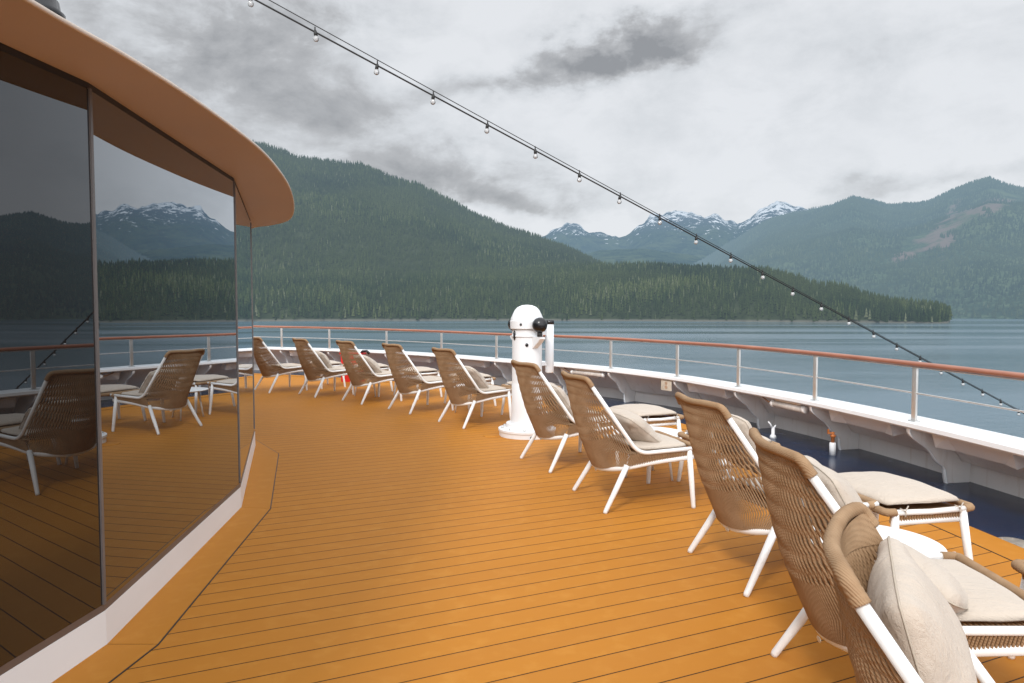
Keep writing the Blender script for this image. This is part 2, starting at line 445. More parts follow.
# ------------------------------------------------------------------ lounge chair
def edge_curve(v, s):
    P = [(0.0, (.18, .27, .325)), (0.16, (.245, .300, .425)), (0.3, (.168, .300, .55)), (0.65, (.018, .292, .765)), (1.0, (-.112, .272, .985))]
    return seglerp(P, v, s)
def seglerp(P, v, s=1):
    for i in range(len(P)-1):
        if v <= P[i+1][0] or i == len(P)-2:
            t = (v-P[i][0])/(P[i+1][0]-P[i][0]); a, b = Vector(P[i][1]), Vector(P[i+1][1])
            q = a.lerp(b, max(0, min(1.0, t))); q.y *= s; return q
CC = [Vector(p) for p in catmull([(.045, 0, .280), (-.010, 0, .40), (-.058, 0, .52), (-.110, 0, .70), (-.148, 0, .88), (-.158, 0, .975)], 8)]
def center_curve(v):
    f = v*(len(CC)-1); i = min(int(f), len(CC)-2); return CC[i].lerp(CC[i+1], f-i)
def shell(u, v):
    e = edge_curve(v, 1); c = center_curve(v); k = (1-abs(u)**2.3)
    return Vector((e.x+(c.x-e.x)*k, u*e.y, e.z+(c.z-e.z)*k))
def rope_back():
    m = MB(); n = 72
    for i in range(n):
        u0 = -0.975+1.95*i/(n-1); pts = []; sp = 1.95/(n-1)
        sgn = 1 if i % 2 else -1
        for k in range(41):
            v = k/40
            amp = 0.0
            if v > 0.36: amp = sp*math.sin((v-0.36)*math.pi*11)*(0.13+0.62*math.exp(-((v-.50)/.055)**2)+0.40*math.exp(-((v-.67)/.035)**2))
            du = sgn*amp
            p = shell(max(-.985, min(.985, u0+du)), v)
            p += Vector((-0.004*sgn*math.cos((v-.36)*math.pi*11) if v > .36 else 0, 0, 0))
            pts.append(p)
        m.tube(pts, [.0046+.0009*min(1, max(0, (k/40-.3)*8)) for k in range(41)], 6, cap=False)
    for v in ():
        pts = []
        for k in range(61):
            u = -0.98+1.96*k/60; p = shell(u, v+0.012*math.cos(u*3.0)); p.x -= 0.004+0.003*math.sin(k*2.1)
            pts.append(p)
        m.tube(pts, 0.0048, 5)
    # a second layer of cord crossing the upper third, closer woven
    for i in range(n-1):
        u0 = -0.975+1.95*(i+0.5)/(n-1)
        m.tube([shell(u0, 0.86+0.14*k/8)+Vector((0.005, 0, 0)) for k in range(9)], 0.0055, 5, cap=False)
    return m
def make_chair():
    root = empty('lounge_chair')
    T = .28
    # white side tubes
    for s in (-1, 1):
        m = MB()
        side = fillet([(-.097, s*.281, .950), (.275, s*.312, .425), (.76, s*.345, .452)], [0, .085, 0], 8)
        m.tube(side, 0.0155, 12)
        m.build('side_tube', M['white'], root)
    # rope-wrapped top bar
    m = MB()
    bar = fillet([(-.088, -.281, .938), (-.120, -.272, .992), (-.154, -.16, .998), (-.166, 0, .987), (-.154, .16, .998), (-.120, .272, .992), (-.088, .281, .938)], [0, .06, .1, .1, .1, .06, 0], 7)
    bar = [p for p in bar]
    fine = []
    for i in range(len(bar)-1):
        L = (bar[i+1]-bar[i]).length; q = max(1, int(L/0.0045))
        for k in range(q): fine.append(bar[i].lerp(bar[i+1], k/q))
    m.tube(fine, [0.0185+0.0007*math.cos(j*2.2)+0.003*math.exp(-min(j, len(fine)-1-j)/6) for j in range(len(fine))], 10)
    tb = m.build('wrapped_top_bar', M['rope'], root)
    rope_back().build('rope_back', M['rope'], root)
    # rear curved rail with badge, lower side rails
    m = MB(); pts = fillet([(.74, -.335, .385), (.40, -.305, .352), (.205, -.285, .318), (.105, -.20, .292), (.045, 0, .262), (.105, .20, .292), (.205, .285, .318), (.40, .305, .352), (.74, .335, .385)], [0, .1, .12, .1, .15, .1, .12, .1, 0], 6)
    m.tube(pts, 0.019, 8, flat=(1.0, 0.45))
    rr = m.build('lower_rail', M['white'], root)
    m = MB(); m.sphere((.0345, -0.06, .266), 0.02, 16, (0.12, 1, .55)); m.build('badge', M['steel'], rr)
    # side cords between seat tube and lower rail, plus seat cords
    m = MB()
    for s in (-1, 1):
        for k in range(42):
            t = k/41; x0 = .215+.515*t
            m.tube([(x0, s*(.312+.033*t), .428+.024*t), (x0-.02*(1-t), s*(.290+.04*t), .330+.058*t)], 0.0058, 5, cap=False)
    for k in range(30):
        x = .20+.54*k/29
        m.tube([(x, -.32, .428), (x, 0, .405), (x, .32, .428)], 0.006, 5, cap=False)
    m.build('seat_cords', M['rope'], root)
    m = MB(); m.tube(fillet([(.70, -.342, .448), (.762, -.335, .449), (.762, .335, .449), (.70, .342, .448)], [0, .02, .02, 0], 4), 0.021, 10)
    m.build('wrapped_front_bar', M['rope'], root)
    for s in (-1, 1):
        m = MB(); m.tube([(.195, s*.283, .335), (.10, s*.306, .17), (0.004, s*.33, .012), (0, s*.331, 0)], [.0215, .0205, .0165, .015], 12)
        l = m.build('leg', M['white'], root)
        m = MB(); m.tube([(.685, s*.331, .440), (.695, s*.355, .2), (.70, s*.378, .012), (.70, s*.379, 0)], [.0215, .0205, .0165, .015], 12)
        l = m.build('leg', M['white'], root)
    pad = cushion(0.50, 0.57, 0.068, ties=False)
    for i, (x, y, z) in enumerate(pad.v):
        dz = 0.05*max(0, (-x-0.12)/0.13)**2*0.5
        pad.v[i] = (x+.485, y, z+.452+dz+0.012*x)
    pad.build('seat_cushion', M['cloth'], root)
    return root
def cushion(lx, ly, th, ties=False, puff=0.25, nx=22, ny=22, seed=1, crown=0.0):
    """rounded pad, centred at origin; long edges pinched like a sewn cushion"""
    m = MB(); rr = random.Random(seed); ph = [rr.uniform(0, 6.28) for _ in range(8)]
    vs = []; idx = {}
    for side in (1, -1):
        for i in range(nx+1):
            for j in range(ny+1):
                a, b = -1+2*i/nx, -1+2*j/ny
                # squircle mapping to round the corners
                x = a*math.sqrt(max(0, 1-0.22*b*b*a*a)); y = b*math.sqrt(max(0, 1-0.22*a*a*b*b))
                e = max(abs(a), abs(b)); prof = (1-e**4)**0.5 if e < 1 else 0
                cent = math.cos(a*1.3)*math.cos(b*1.3)
                w = 0.04*math.sin(5*a+ph[0]+2*b)*prof+0.035*math.sin(7*b+ph[1]-3*a)*prof+0.05*math.sin(3*a*b*4+ph[2])*prof*e
                z = side*th/2*(prof*((1-puff)+puff*cent*1.5)+w)
                z += crown*(1-a*a)
                if side == -1 and e >= 1: continue
                idx[(side, i, j)] = len(vs); vs.append((x*lx/2, y*ly/2, z))
    def g(s_, i, j): return idx.get((s_, i, j), idx[(1, i, j)])
    fs = []
    for side in (1, -1):
        for i in range(nx):
            for j in range(ny):
                q = (g(side, i, j), g(side, i+1, j), g(side, i+1, j+1), g(side, i, j+1)); fs.append(q if side == 1 else q[::-1])
    m.add(vs, fs); return m
def make_ottoman():
    root = empty('ottoman')
    LX, LY = .255, .33
    for s in (-1, 1):
        m = MB(); m.tube([(-LX+.0, s*LY, .425), (0, s*LY, .418), (LX, s*LY, .425)], 0.0155, 12); m.build('side_tube', M['white'], root)
        m = MB(); m.tube([(-LX+.04, s*(LY-.01), .365), (LX-.04, s*(LY-.01), .365)], 0.016, 8, flat=(1, .5)); m.build('lower_rail', M['white'], root)
    for s in (-1, 1):
        m = MB(); pts = fillet([(s*(LX-.04), -LY, .425), (s*(LX+.012), -LY, .427), (s*(LX+.012), LY, .427), (s*(LX-.04), LY, .425)], [0, .03, .03, 0], 5)
        fine = []
        for i in range(len(pts)-1):
            q = max(1, int((pts[i+1]-pts[i]).length/0.006))
            for k in range(q): fine.append(pts[i].lerp(pts[i+1], k/q))
        m.tube(fine, [0.0215+0.0015*math.cos(j*2.2) for j in range(len(fine))], 10); m.build('wrapped_end_bar', M['rope'], root)
    m = MB()
    for k in range(30):
        x = -LX+.02+(2*LX-.04)*k/29
        m.tube([(x, -LY, .424), (x, -.15, .400), (x, .15, .400), (x, LY, .424)], 0.006, 5, cap=False)
        for s in (-1, 1): m.tube([(x, s*LY, .420), (x, s*(LY-.01), .368)], 0.0058, 5, cap=False)
    m.build('rope_seat', M['rope'], root)
    for sx in (-1, 1):
        for sy in (-1, 1):
            m = MB(); m.tube([(sx*(LX-.045), sy*(LY-.008), .422), (sx*(LX-.03), sy*(LY+.02), .2), (sx*(LX-.012), sy*(LY+.045), .012), (sx*(LX-.012), sy*(LY+.045), 0)], [.0215, .0205, .0165, .015], 12)
            m.build('leg', M['white'], root)
    pad = cushion(0.52, 0.66, 0.060, seed=3)
    for i, (x, y, z) in enumerate(pad.v): pad.v[i] = (x, y, z+.462+0.02*math.cos(y*4)-.055*(abs(x)/.26)**4*0.4)
    pc = pad.build('seat_cushion', M['cloth'], root)
    m = MB()
    for sx in (-1, 1):
        for sy in (-1, 1):
            bx, by = sx*.17, sy*(LY+.004)
            m.tube([(bx, by-.02*sy, .44), (bx+.004, by+.017*sy, .43), (bx, by+.018*sy, .405)], 0.004, 5)
            m.tube([(bx-.03, by+.016*sy, .447), (bx, by+.018*sy, .437), (bx+.02, by+.014*sy, .462)], 0.0035, 5)
    m.build('cushion_tie', M['cloth'], pc)
    return root
def make_table():
    root = empty('side_table')
    m = MB(); m.lathe([(0.28, .386), (.296, .389), (.300, .395), (.297, .401), (.285, .403), (.02, .403)], seg=56); m.build('table_top', M['white'], root, auto=0.9)
    for k in range(3):
        a = 2*math.pi*k/3+0.4
        m = MB(); m.tube([(.17*math.cos(a), .17*math.sin(a), .388), (.235*math.cos(a), .235*math.sin(a), 0)], [.014, .011], 10); m.build('leg', M['white'], root)
    m = MB(); pts = [(.19*math.cos(2*math.pi*k/24), .19*math.sin(2*math.pi*k/24), .378) for k in range(24)]
    m.tube(pts, .009, 8, closed=True); m.build('support_ring', M['white'], root)
    return root

# rear feet measured in the photo: far foot, near foot, yaw of the seat direction
chairs = [
 ('c2', None, (-4.60, 12.5), 42), ('c3', ((297.4, 394.6), (316.4, 397.5)), None, 40), ('c4', ((342, 400.5), (361.9, 405)), None, 40),
 ('c5', ((388.2, 409.2), (410.2, 414.5)), None, 37), ('c6', ((438, 421.8), (464.4, 429)), None, 34),
 ('c7', ((520.8, 458.7), (550.3, 472.7)), None, 23), ('c8', ((572, 491), (607, 513)), None, 15), ('c9', ((687.5, 552), (748.7, 597)), None, 11),
 ('c10', None, (1.12, 2.57), -3), ('c11', None, (.915, 1.54), -30)]
LAB = {
 'c2': 'tan rope lounge chair next to the glass wall corner, farthest in the row of chairs',
 'c3': 'tan rope lounge chair second farthest in the row, just left of the red box',
 'c4': 'tan rope lounge chair whose back hides part of the red box',
 'c5': 'tan rope lounge chair without a pillow, between the red box and the binnacle',
 'c6': 'tan rope lounge chair directly left of the white binnacle, with pillow on seat',
 'c7': 'tan rope lounge chair directly right of the white binnacle',
 'c8': 'rope lounge chair fully in view, second right of the binnacle, pillow on its seat',
 'c9': 'rope lounge chair third nearest, pillow peeking over its top edge',
 'c10': 'second nearest rope lounge chair, near the right edge, grey badge on its rear rail',
 'c11': 'nearest rope lounge chair cut off by the bottom edge, big pillow against its back'}
GC = 'rope lounge chairs in a row facing the railing'
CH = {}
proto = make_chair()
for i, (k, feet, mid, yaw) in enumerate(chairs):
    o = proto if i == 0 else copy_tree(proto)
    if feet: a, b = pw(*feet[0]), pw(*feet[1]); p = (a+b)/2
    else: p = Vector((mid[0], mid[1], 0))
    o.location = (p.x, p.y, 0); o.rotation_euler.z = R(yaw)
    o.scale.z = .972 if k == 'c11' else 1.0
    tag(o, LAB[k], 'lounge chair', GC); CH[k] = (p, R(yaw))
def local(k, x, y, z=0):
    p, a = CH[k]; return Vector((p.x+x*math.cos(a)-y*math.sin(a), p.y+x*math.sin(a)+y*math.cos(a), z))
OT = {'c2': 'beige ottoman in front of the farthest lounge chair, by the glass corner', 'c3': 'beige cushioned ottoman in front of the chair left of the red box',
      'c4': 'beige cushioned ottoman in front of the chair hiding the red box', 'c5': 'beige cushioned ottoman in front of the pillowless chair',
      'c6': 'beige ottoman half hidden behind the white binnacle',
      'c7': 'beige cushioned ottoman beyond the round table, right of the binnacle', 'c8': 'beige ottoman mostly hidden behind the rope back in front of the spigot',
      'c9': 'wide beige ottoman with white legs in full view beside the navy deck', 'c10': 'beige ottoman cut off by the right edge of the picture'}
po = make_ottoman(); first = True
for k, dist, dy in (('c2', 1.25, 0), ('c3', 1.25, 0), ('c4', 1.25, 0), ('c5', 1.25, 0), ('c6', 1.28, .0), ('c7', 1.22, 0), ('c8', 1.22, 0), ('c9', 1.02, -0.09), ('c10', 1.24, -.02)):
    o = po if first else copy_tree(po); first = False
    o.location = local(k, dist, dy); o.rotation_euler.z = CH[k][1]+R(random.uniform(-3, 3))
    tag(o, OT[k], 'ottoman', 'ottomans in front of the lounge chairs')
pt = make_table(); first = True
for loc, lab in (((1.25, 6.12, 0), 'round white side table right of the binnacle, before a beige ottoman'), ((1.72, 3.2, 0), 'nearest round white side table, big pillow in front of it'),
                 (tuple((local('c5', .75, 0)+local('c6', .75, 0))/2), 'round white side table left of the binnacle, between two lounge chairs'), (tuple((local('c3', .75, 0)+local('c4', .75, 0))/2), 'farthest round white side table, left of the red box')):
    o = pt if first else copy_tree(pt); first = False
    o.location = loc; o.rotation_euler.z = random.uniform(0, 2)
    tag(o, lab, 'side table', 'round white side tables')

def make_pillow(seed):
    m = MB(); m2 = cushion(0.46, 0.46, 0.17, seed=seed, puff=0.62, nx=30, ny=30)
    # sharpen the corners and wrinkle
    for i, (x, y, z) in enumerate(m2.v):
        r = max(abs(x), abs(y))/.23; k = 1+0.09*(abs(x*y)/.0529)
        wr = 0.006*math.sin(26*x+9*y+seed)*(r**2)*(1 if abs(z) > .002 else 0)+0.004*math.sin(31*y-14*x)*(r**2)*(1 if abs(z) > .002 else 0)
        m2.v[i] = (x*k, y*k, z*(1.0)+wr)
    return m2
def place_pillow(name_seed, k, x, y, z, tilt, roll, lab, spin=0, size=1.0):
    root = empty('pillow'); m = make_pillow(name_seed)
    m.build('pillow_cover', M['cloth'], root)
    seam = MB(); pts = []
    n_ = 30
    for i in range(n_*4):
        q = i//n_; t = -1+2*(i % n_)/n_
        a, b = [(t, -1), (1, t), (-t, 1), (-1, -t)][q]
        xx = a*math.sqrt(max(0, 1-0.22*b*b*a*a))*.23; yy = b*math.sqrt(max(0, 1-0.22*a*a*b*b))*.23
        kk = 1+0.09*(abs(xx*yy)/.0529); pts.append((xx*kk, yy*kk, 0))
    seam.tube(pts, 0.0028, 6, closed=True); seam.build('piping', M['seam'], root)
    c = local(k, x, y, z); root.location = c
    root.rotation_mode = 'XYZ'
    yaw = CH[k][1]
    # pillow plane leans on the back: normal along chair forward, tilted
    Mx = Matrix.Rotation(yaw, 4, 'Z') @ Matrix.Rotation(R(roll), 4, 'Z') @ Matrix.Rotation(R(tilt), 4, 'Y') @ Matrix.Rotation(R(spin), 4, 'Z')
    root.rotation_euler = Mx.to_euler(); root.scale = (size, size, size)
    tag(root, lab, 'pillow', 'beige scatter pillows')
place_pillow(1, 'c11', .02, .07, .69, 74, 3, 'large wrinkled beige pillow leaning on the nearest chair, cut by the bottom edge', 4, .94)
place_pillow(2, 'c10', .33, -.08, .525, 26, 8, 'beige pillow on the second nearest chair, corner poking out behind the large pillow', 40, .92)
place_pillow(3, 'c9', .085, -.07, .765, 62, 4, 'beige pillow peeking over the rope top of the third nearest chair', 4, .80)
place_pillow(4, 'c10', .085, -.06, .765, 62, -3, 'beige pillow peeking over the rope top of the second nearest chair', 3, .80)
place_pillow(5, 'c8', .36, -.03, .575, 36, 3, 'beige pillow lying on the seat of the chair with the round table beyond it', 8, .88)
place_pillow(6, 'c7', .24, 0, .62, 52, 0, 'beige pillow upright on the chair just right of the binnacle', 2, .88)
place_pillow(7, 'c6', .30, -.02, .60, 45, 3, 'beige pillow on the chair just left of the binnacle', 6)
place_pillow(8, 'c4', .30, 0, .60, 42, -3, 'beige pillow on the chair hiding the red box', 3)
place_pillow(9, 'c3', .27, .02, .61, 50, 3, 'beige pillow on the chair left of the red box', 9)

# ------------------------------------------------------------------ rail, bulwark, decks
RP = [(4.0, -8, 1.0, .50), (3.95, -5, 1.0, .51), (3.90, -2, 1.0, .52), (3.86, .2, 1.0, .52), (3.80, 1.7, 1.0, .52), (3.71, 3.2, 1.005, .525), (3.60, 4.6, 1.005, .525), (3.45, 5.9, 1.006, .525), (3.21, 7.3, 1.010, .52), (2.82, 8.6, 1.014, .52), (2.34, 9.8, 1.008, .53), (1.56, 11.0, 1.015, .545), (.67, 12.1, 1.015, .55), (-.33, 13.1, 1.015, .55), (-1.49, 14.1, 1.03, .57), (-2.79, 15.0, 1.045, .585), (-4.26, 15.8, 1.06, .59), (-5.55, 16.35, 1.07, .59), (-7.1, 16.85, 1.08, .595), (-9, 17.3, 1.09, .60), (-11, 17.7, 1.1, .60), (-14, 18.0, 1.1, .6)]
rc = catmull([(a, b, c) for a, b, c, d in RP], 8)
bc = catmull([(a, b, d) for a, b, c, d in RP], 8)
nor = []
for i in range(len(rc)):
    t = (rc[min(i+1, len(rc)-1)]-rc[max(i-1, 0)]); t.z = 0; t.normalize(); nor.append(Vector((t.y, -t.x, 0)))   # outboard
rail = empty('deck_railing', (3.45, 5.9, 0)); off = Vector((3.45, 5.9, 0))
tag(rail, 'curved ship railing with varnished wooden top rail and steel posts on the white bulwark', 'railing')
def path(offset, zarr): return [Vector((rc[i].x+nor[i].x*offset, rc[i].y+nor[i].y*offset, zarr(i)))-off for i in range(len(rc))]
m = MB(); m.tube(path(0.05, lambda i: rc[i].z+.026), 0.027, 12, flat=(0.85, 1.15)); m.build('top_rail', M['railwood'], rail)
m = MB(); m.tube(path(0.05, lambda i: (rc[i].z*.53+bc[i].z*.47)), 0.0075, 8); m.build('middle_rail', M['steel'], rail)
m = MB(); m.sweep([((rc[i].x-off.x, rc[i].y-off.y, rc[i].z-.006), nor[i]) for i in range(len(rc))], [(.035, 0), (.065, 0), (.065, .008), (.035, .008)]); m.build('rail_underbar', M['steel'], rail)
post_i = [8*k for k in range(1, len(RP)-1)]
for i in post_i:
    p, q, nn = rc[i], bc[i], nor[i]; rz = math.atan2(nn.y, nn.x)
    m = MB(); h0 = q.z+.008; c = Vector((p.x+nn.x*.05, p.y+nn.y*.05, (h0+p.z)/2))-off
    m.box(c, (.022, .052, p.z-h0-.004), rz, bev=.004)
    m.box(Vector((c.x, c.y, h0+.002)), (.055, .085, .010), rz, bev=.002)
    m.build('post', M['acrylic'], rail)
    
bw = empty('bulwark', (3.45, 5.9, 0)); tag(bw, 'white painted steel bulwark leaning outboard with curved knee brackets below its ledge', 'bulwark')
pth = [((rc[i].x-off.x, rc[i].y-off.y, bc[i].z), nor[i]) for i in range(len(rc))]
m = MB(); m.sweep(pth, [(-.03, 0), (-.034, -.035), (-.02, -.05), (.0, -.028), (.33, -.028), (.345, -.01), (.33, .004), (-.02, .006)], smooth=False); m.build('ledge', M['plinth'], bw)
# inclined plate and vertical footing (absolute heights)
def sweep_abs(mb, prof):
    n_ = len(prof); vs = []; fs = []
    for i in range(len(rc)):
        for o_, kind, z in prof:
            zz = (bc[i].z+z) if kind == 't' else z
            vs.append((rc[i].x+nor[i].x*o_-off.x, rc[i].y+nor[i].y*o_-off.y, zz))
    for i in range(len(rc)-1):
        for k in range(n_):
            l = (k+1) % n_; fs.append((i*n_+k, (i+1)*n_+k, (i+1)*n_+l, i*n_+l))
    fs.append(tuple(range(n_))); fs.append(tuple((len(rc)-1)*n_+k for k in range(n_))[::-1])
    mb.add(vs, fs, False)
m = MB(); sweep_abs(m, [(.27, 't', -.030), (.53, 'a', .165), (.62, 'a', .16), (.62, 'a', -.035), (.66, 'a', -.035), (.66, 'a', .18), (.33, 't', -.030)]); m.build('plating', M['bulwark'], bw)
for i in post_i:
    nn = nor[i]; top = bc[i].z-.03
    # knee bracket: plate in the plane (outboard, z) with an S-curved inner edge
    inner = [(.0, top), (-.004, top-.05), (.02, top-.095), (.09, top-.15), (.19, top-.22), (.27, .17), (.33, .13), (.352, .09), (.36, .03), (.375, -.034)]
    outer = [(.60, -.034), (.61, .155), (.515, .17), (.275, top)]
    inner = [(v.x, v.z) for v in catmull([(a, 0, b) for a, b in inner], 3)]
    poly = inner+outer; tvec = Vector((-nn.y, nn.x, 0)); th = .006
    base = Vector((rc[i].x, rc[i].y, 0))-off; m = MB(); vs = []
    for s in (-1, 1):
        for a, z in poly: vs.append(base+nn*a+tvec*(th*s)+Vector((0, 0, z)))
    n_ = len(poly); fs = [tuple(range(n_))[::-1], tuple(range(n_, 2*n_))]+[(k, (k+1) % n_, n_+(k+1) % n_, n_+k) for k in range(n_)]
    m.add(vs, fs, False)
    # flange along the inner edge
    fl = [(a, z) for a, z in inner]; vs = []; fs = []
    for a, z in fl:
        for s in (-1, 1): vs.append(base+nn*(a-.002)+tvec*(.021*s)+Vector((0, 0, z)))
        for s in (1, -1): vs.append(base+nn*(a+.010)+tvec*(.021*s)+Vector((0, 0, z-.002)))
    for k in range(len(fl)-1):
        for c in range(4): fs.append((k*4+c, k*4+(c+1) % 4, k*4+4+(c+1) % 4, k*4+4+c))
    kb = m.build('knee_bracket', M['bulwark'], bw); m = MB(); m.add(vs, fs, True); m.build('flange', M['plinth'], kb)
# flat stiffener boxes between some brackets
def stiff(i0, i1, o0, z0, o1, z1):
    m = MB(); vs = []
    for i in range(i0, i1+1):
        e = .5 if i in (i0, i1) else 1
        for o_, z in ((o0, z0), (o1 if i not in (i0, i1) else o0+.4*(o1-o0), z1), (o1+.10, z1+.03), (o0+.14, z0)):
            vs.append((rc[i].x+nor[i].x*o_-off.x, rc[i].y+nor[i].y*o_-off.y, z+bc[i].z-.525))
    n_ = i1-i0+1; fs = []
    for k in range(n_-1):
        for c in range(4): fs.append((k*4+c, k*4+(c+1) % 4, k*4+4+(c+1) % 4, k*4+4+c))
    fs.append((0, 1, 2, 3)); fs.append(tuple((n_-1)*4+c for c in range(4))[::-1])
    m.add(vs, fs, False); m.build('stiffener', M['plinth'], bw)
for k in range(2, len(RP)-2):
    if k in (5, 6, 7, 9, 11, 13, 14, 16): stiff(8*k+2, 8*k+7, .085, .455, .175, .335)
# foredeck sheets
def curve_off(o_): return [(rc[i].x+nor[i].x*o_, rc[i].y+nor[i].y*o_) for i in range(len(rc))]
wood = curve_off(-.42); foot = curve_off(.655)
# polygon of decks
far_l = [(-14, 8), (-14, -8)]
m = MB(); m.prism(foot+[(-14, -8)], -.30, -.022); tag(m.build('painted_deck', M['blue']), kind='structure')
m = MB(); m.prism(wood+[(-14, -8)], -.020, 0.0); tag(m.build('plank_deck', M['deck']), kind='structure')
m = MB()
pp = [((rc[i].x, rc[i].y), nor[i]) for i in range(len(rc))]
m.sweep([((p[0], p[1]), nn) for p, nn in pp], [(-.655, .0005), (-.655, .004), (-.422, .004), (-.405, -.001), (-.405, -.018), (-.415, -.018)], smooth=False)
tag(m.build('deck_border', M['margin']), kind='structure')
m = MB(); m.sweep([((p[0], p[1]), nn) for p, nn in pp], [(-.661, .0), (-.661, .003), (-.655, .003), (-.655, .0)], smooth=False)
tag(m.build('deck_caulk_seam', M['gasket']), kind='structure')
# hull below
m = MB(); hs = curve_off(.668); vs = []; fs = []
for (x, y), nn in zip(hs, nor):
    vs += [(x, y, .17), (x, y, -.4), (x-nn.x*1.2, y-nn.y*1.2, SEA-1)]
for i in range(len(hs)-1):
    for k in range(2): fs.append((i*3+k, i*3+k+1, (i+1)*3+k+1, (i+1)*3+k))
m.add(vs, fs, False); tag(m.build('ship_hull', M['hull']), kind='structure')

# ------------------------------------------------------------------ deckhouse with mirror glass
B1 = pw(107, 645); B2 = pw(241.5, 507.5); B3 = pw(255.5, 445.5)
B0 = B1+Vector((-.11, -1, 0))*2.6; 
plan = [Vector((-4.2, -6, 0)), Vector((-2.9, -3.0, 0)), B0, B1, B2, B3, Vector((-4.35, 9.4, 0)), Vector((-6.6, 10.8, 0)), Vector((-9.6, 11.4, 0)), Vector((-13.5, 11.5, 0))]
def vnormal(pl, i):
    a = pl[max(i-1, 0)]; b = pl[min(i+1, len(pl)-1)]
    n1 = None; ns = []
    if i > 0: t = (pl[i]-pl[i-1]).normalized(); ns.append(Vector((t.y, -t.x, 0)))
    if i < len(pl)-1: t = (pl[i+1]-pl[i]).normalized(); ns.append(Vector((t.y, -t.x, 0)))
    n = sum(ns, Vector((0, 0, 0))).normalized(); n /= max(.5, n.dot(ns[0])); return n
VN = [vnormal(plan, i) for i in range(len(plan))]
house = empty('glass_deckhouse', (B1.x, B1.y, 0)); ho = Vector((B1.x, B1.y, 0))
tag(house, 'faceted deckhouse with dark mirror glass walls, white plinth and overhanging tan roof', 'deckhouse')
hp = [((plan[i].x-ho.x, plan[i].y-ho.y), VN[i]) for i in range(len(plan))]
ZT = 2.48
m = MB(); m.sweep(hp, [(0, 0), (-.002, .158), (-.10, .158), (-.10, 0)], smooth=False); m.build('plinth', M['plinth'], house)
m = MB(); m.sweep(hp, [(-.004, .158), (-.010, .186), (-.09, .186), (-.09, .158)], smooth=False); m.build('window_sill', M['sill'], house)
for i in range(len(plan)-1):
    a, b = plan[i]-ho, plan[i+1]-ho; t = (b-a).normalized(); nn = Vector((t.y, -t.x, 0)); gap = .004
    a2 = a+t*gap-nn*.006; b2 = b-t*gap-nn*.006; m = MB(); L = (b2-a2).length; c = (a2+b2)/2
    m.box((c.x-nn.x*.01, c.y-nn.y*.01, (.187+ZT-.03)/2), (L, .014, ZT-.03-.187), math.atan2(t.y, t.x)); m.build('window_pane', M['glass'], house)
for i in range(1, len(plan)-1):
    c = plan[i]-ho-VN[i]*.009
    w_ = .016 if i < 4 else .005
    m = MB(); m.box((c.x, c.y, (.187+ZT-.025)/2), (.014, w_, ZT-.025-.187), math.atan2(VN[i].y, VN[i].x)); m.build('mullion', M['mullion'], house)
m = MB(); m.sweep(hp, [(-.012, ZT-.03), (-.012, ZT), (-.06, ZT), (-.06, ZT-.03)], smooth=False); m.build('top_frame', M['gasket'], house)
# inner wall body (back of the panes)
m = MB(); m.prism([(p[0][0]-p[1].x*.12, p[0][1]-p[1].y*.12) for p in hp]+[(-14-ho.x, -6-ho.y)], .01, ZT-.004); m.build('interior_wall', M['wall'], house)
# roof outline measured from the photo, at soffit height
def pz(x, y, z): return pw(x, y, z)
outl = [pz(25, 0, ZT), pz(120, 54, ZT), pz(190, 98, ZT), pz(244, 137, ZT), pz(268.7, 159, ZT), pz(286, 181.6, ZT), pz(292, 196, ZT), pz(293.7, 208, ZT), pz(291.5, 217, ZT), pz(284, 222, ZT), pz(268, 225.5, ZT), pz(251, 228.5, ZT)]
outl = [Vector((p.x, p.y, 0)) for p in outl]
outl = [Vector((-3.4, -6, 0)), Vector((-2.25, -3.2, 0)), Vector((-1.68, -.8, 0)), Vector((-1.56, 1.0, 0))]+outl+[Vector((-4.1, 9.75, 0)), Vector((-6.4, 11.35, 0)), Vector((-9.5, 11.95, 0)), Vector((-13.5, 12.05, 0))]
ol = catmull(outl, 5)
roofpoly = [(p.x-ho.x, p.y-ho.y) for p in ol]
tail = [(-13.5-ho.x, -6-ho.y)]
m = MB(); m.prism(roofpoly+tail, ZT, ZT+.012); m.build('soffit', M['canopy'], house)
ins = []
for i, p in enumerate(ol):
    t = (ol[min(i+1, len(ol)-1)]-ol[max(i-1, 0)]).normalized(); ins.append(Vector((t.y, -t.x, 0)))
m = MB(); m.sweep([((p.x-ho.x, p.y-ho.y), n_) for p, n_ in zip(ol, ins)], [(-.006, ZT-.003), (.004, ZT-.003), (.007, ZT+.004), (.004, ZT+.014), (-.03, ZT+.024), (-.30, ZT+.052), (-.30, ZT+.046), (-.03, ZT+.016)]); m.build('roof_edge', M['lip'], house)
m = MB(); m.prism([(p.x-ho.x-n_.x*.29, p.y-ho.y-n_.y*.29) for p, n_ in zip(ol, ins)]+tail, ZT+.014, ZT+.12); m.build('roof_deck', M['roof'], house)
# small black dome on the roof
d0 = pz(26, 5, ZT+.15); 
m = MB(); m.lathe([(.10, 0), (.10, .02), (.085, .03), (.08, .055), (.05, .08), (.015, .09)], seg=28)
rd = m.build('roof_dome', M['black'], None, loc=(-1.655, 2.42, ZT+.03)); rd.scale = (.9, .9, 1.2)
tag(rd, 'small black dome fitting on the roof of the deckhouse', 'dome')
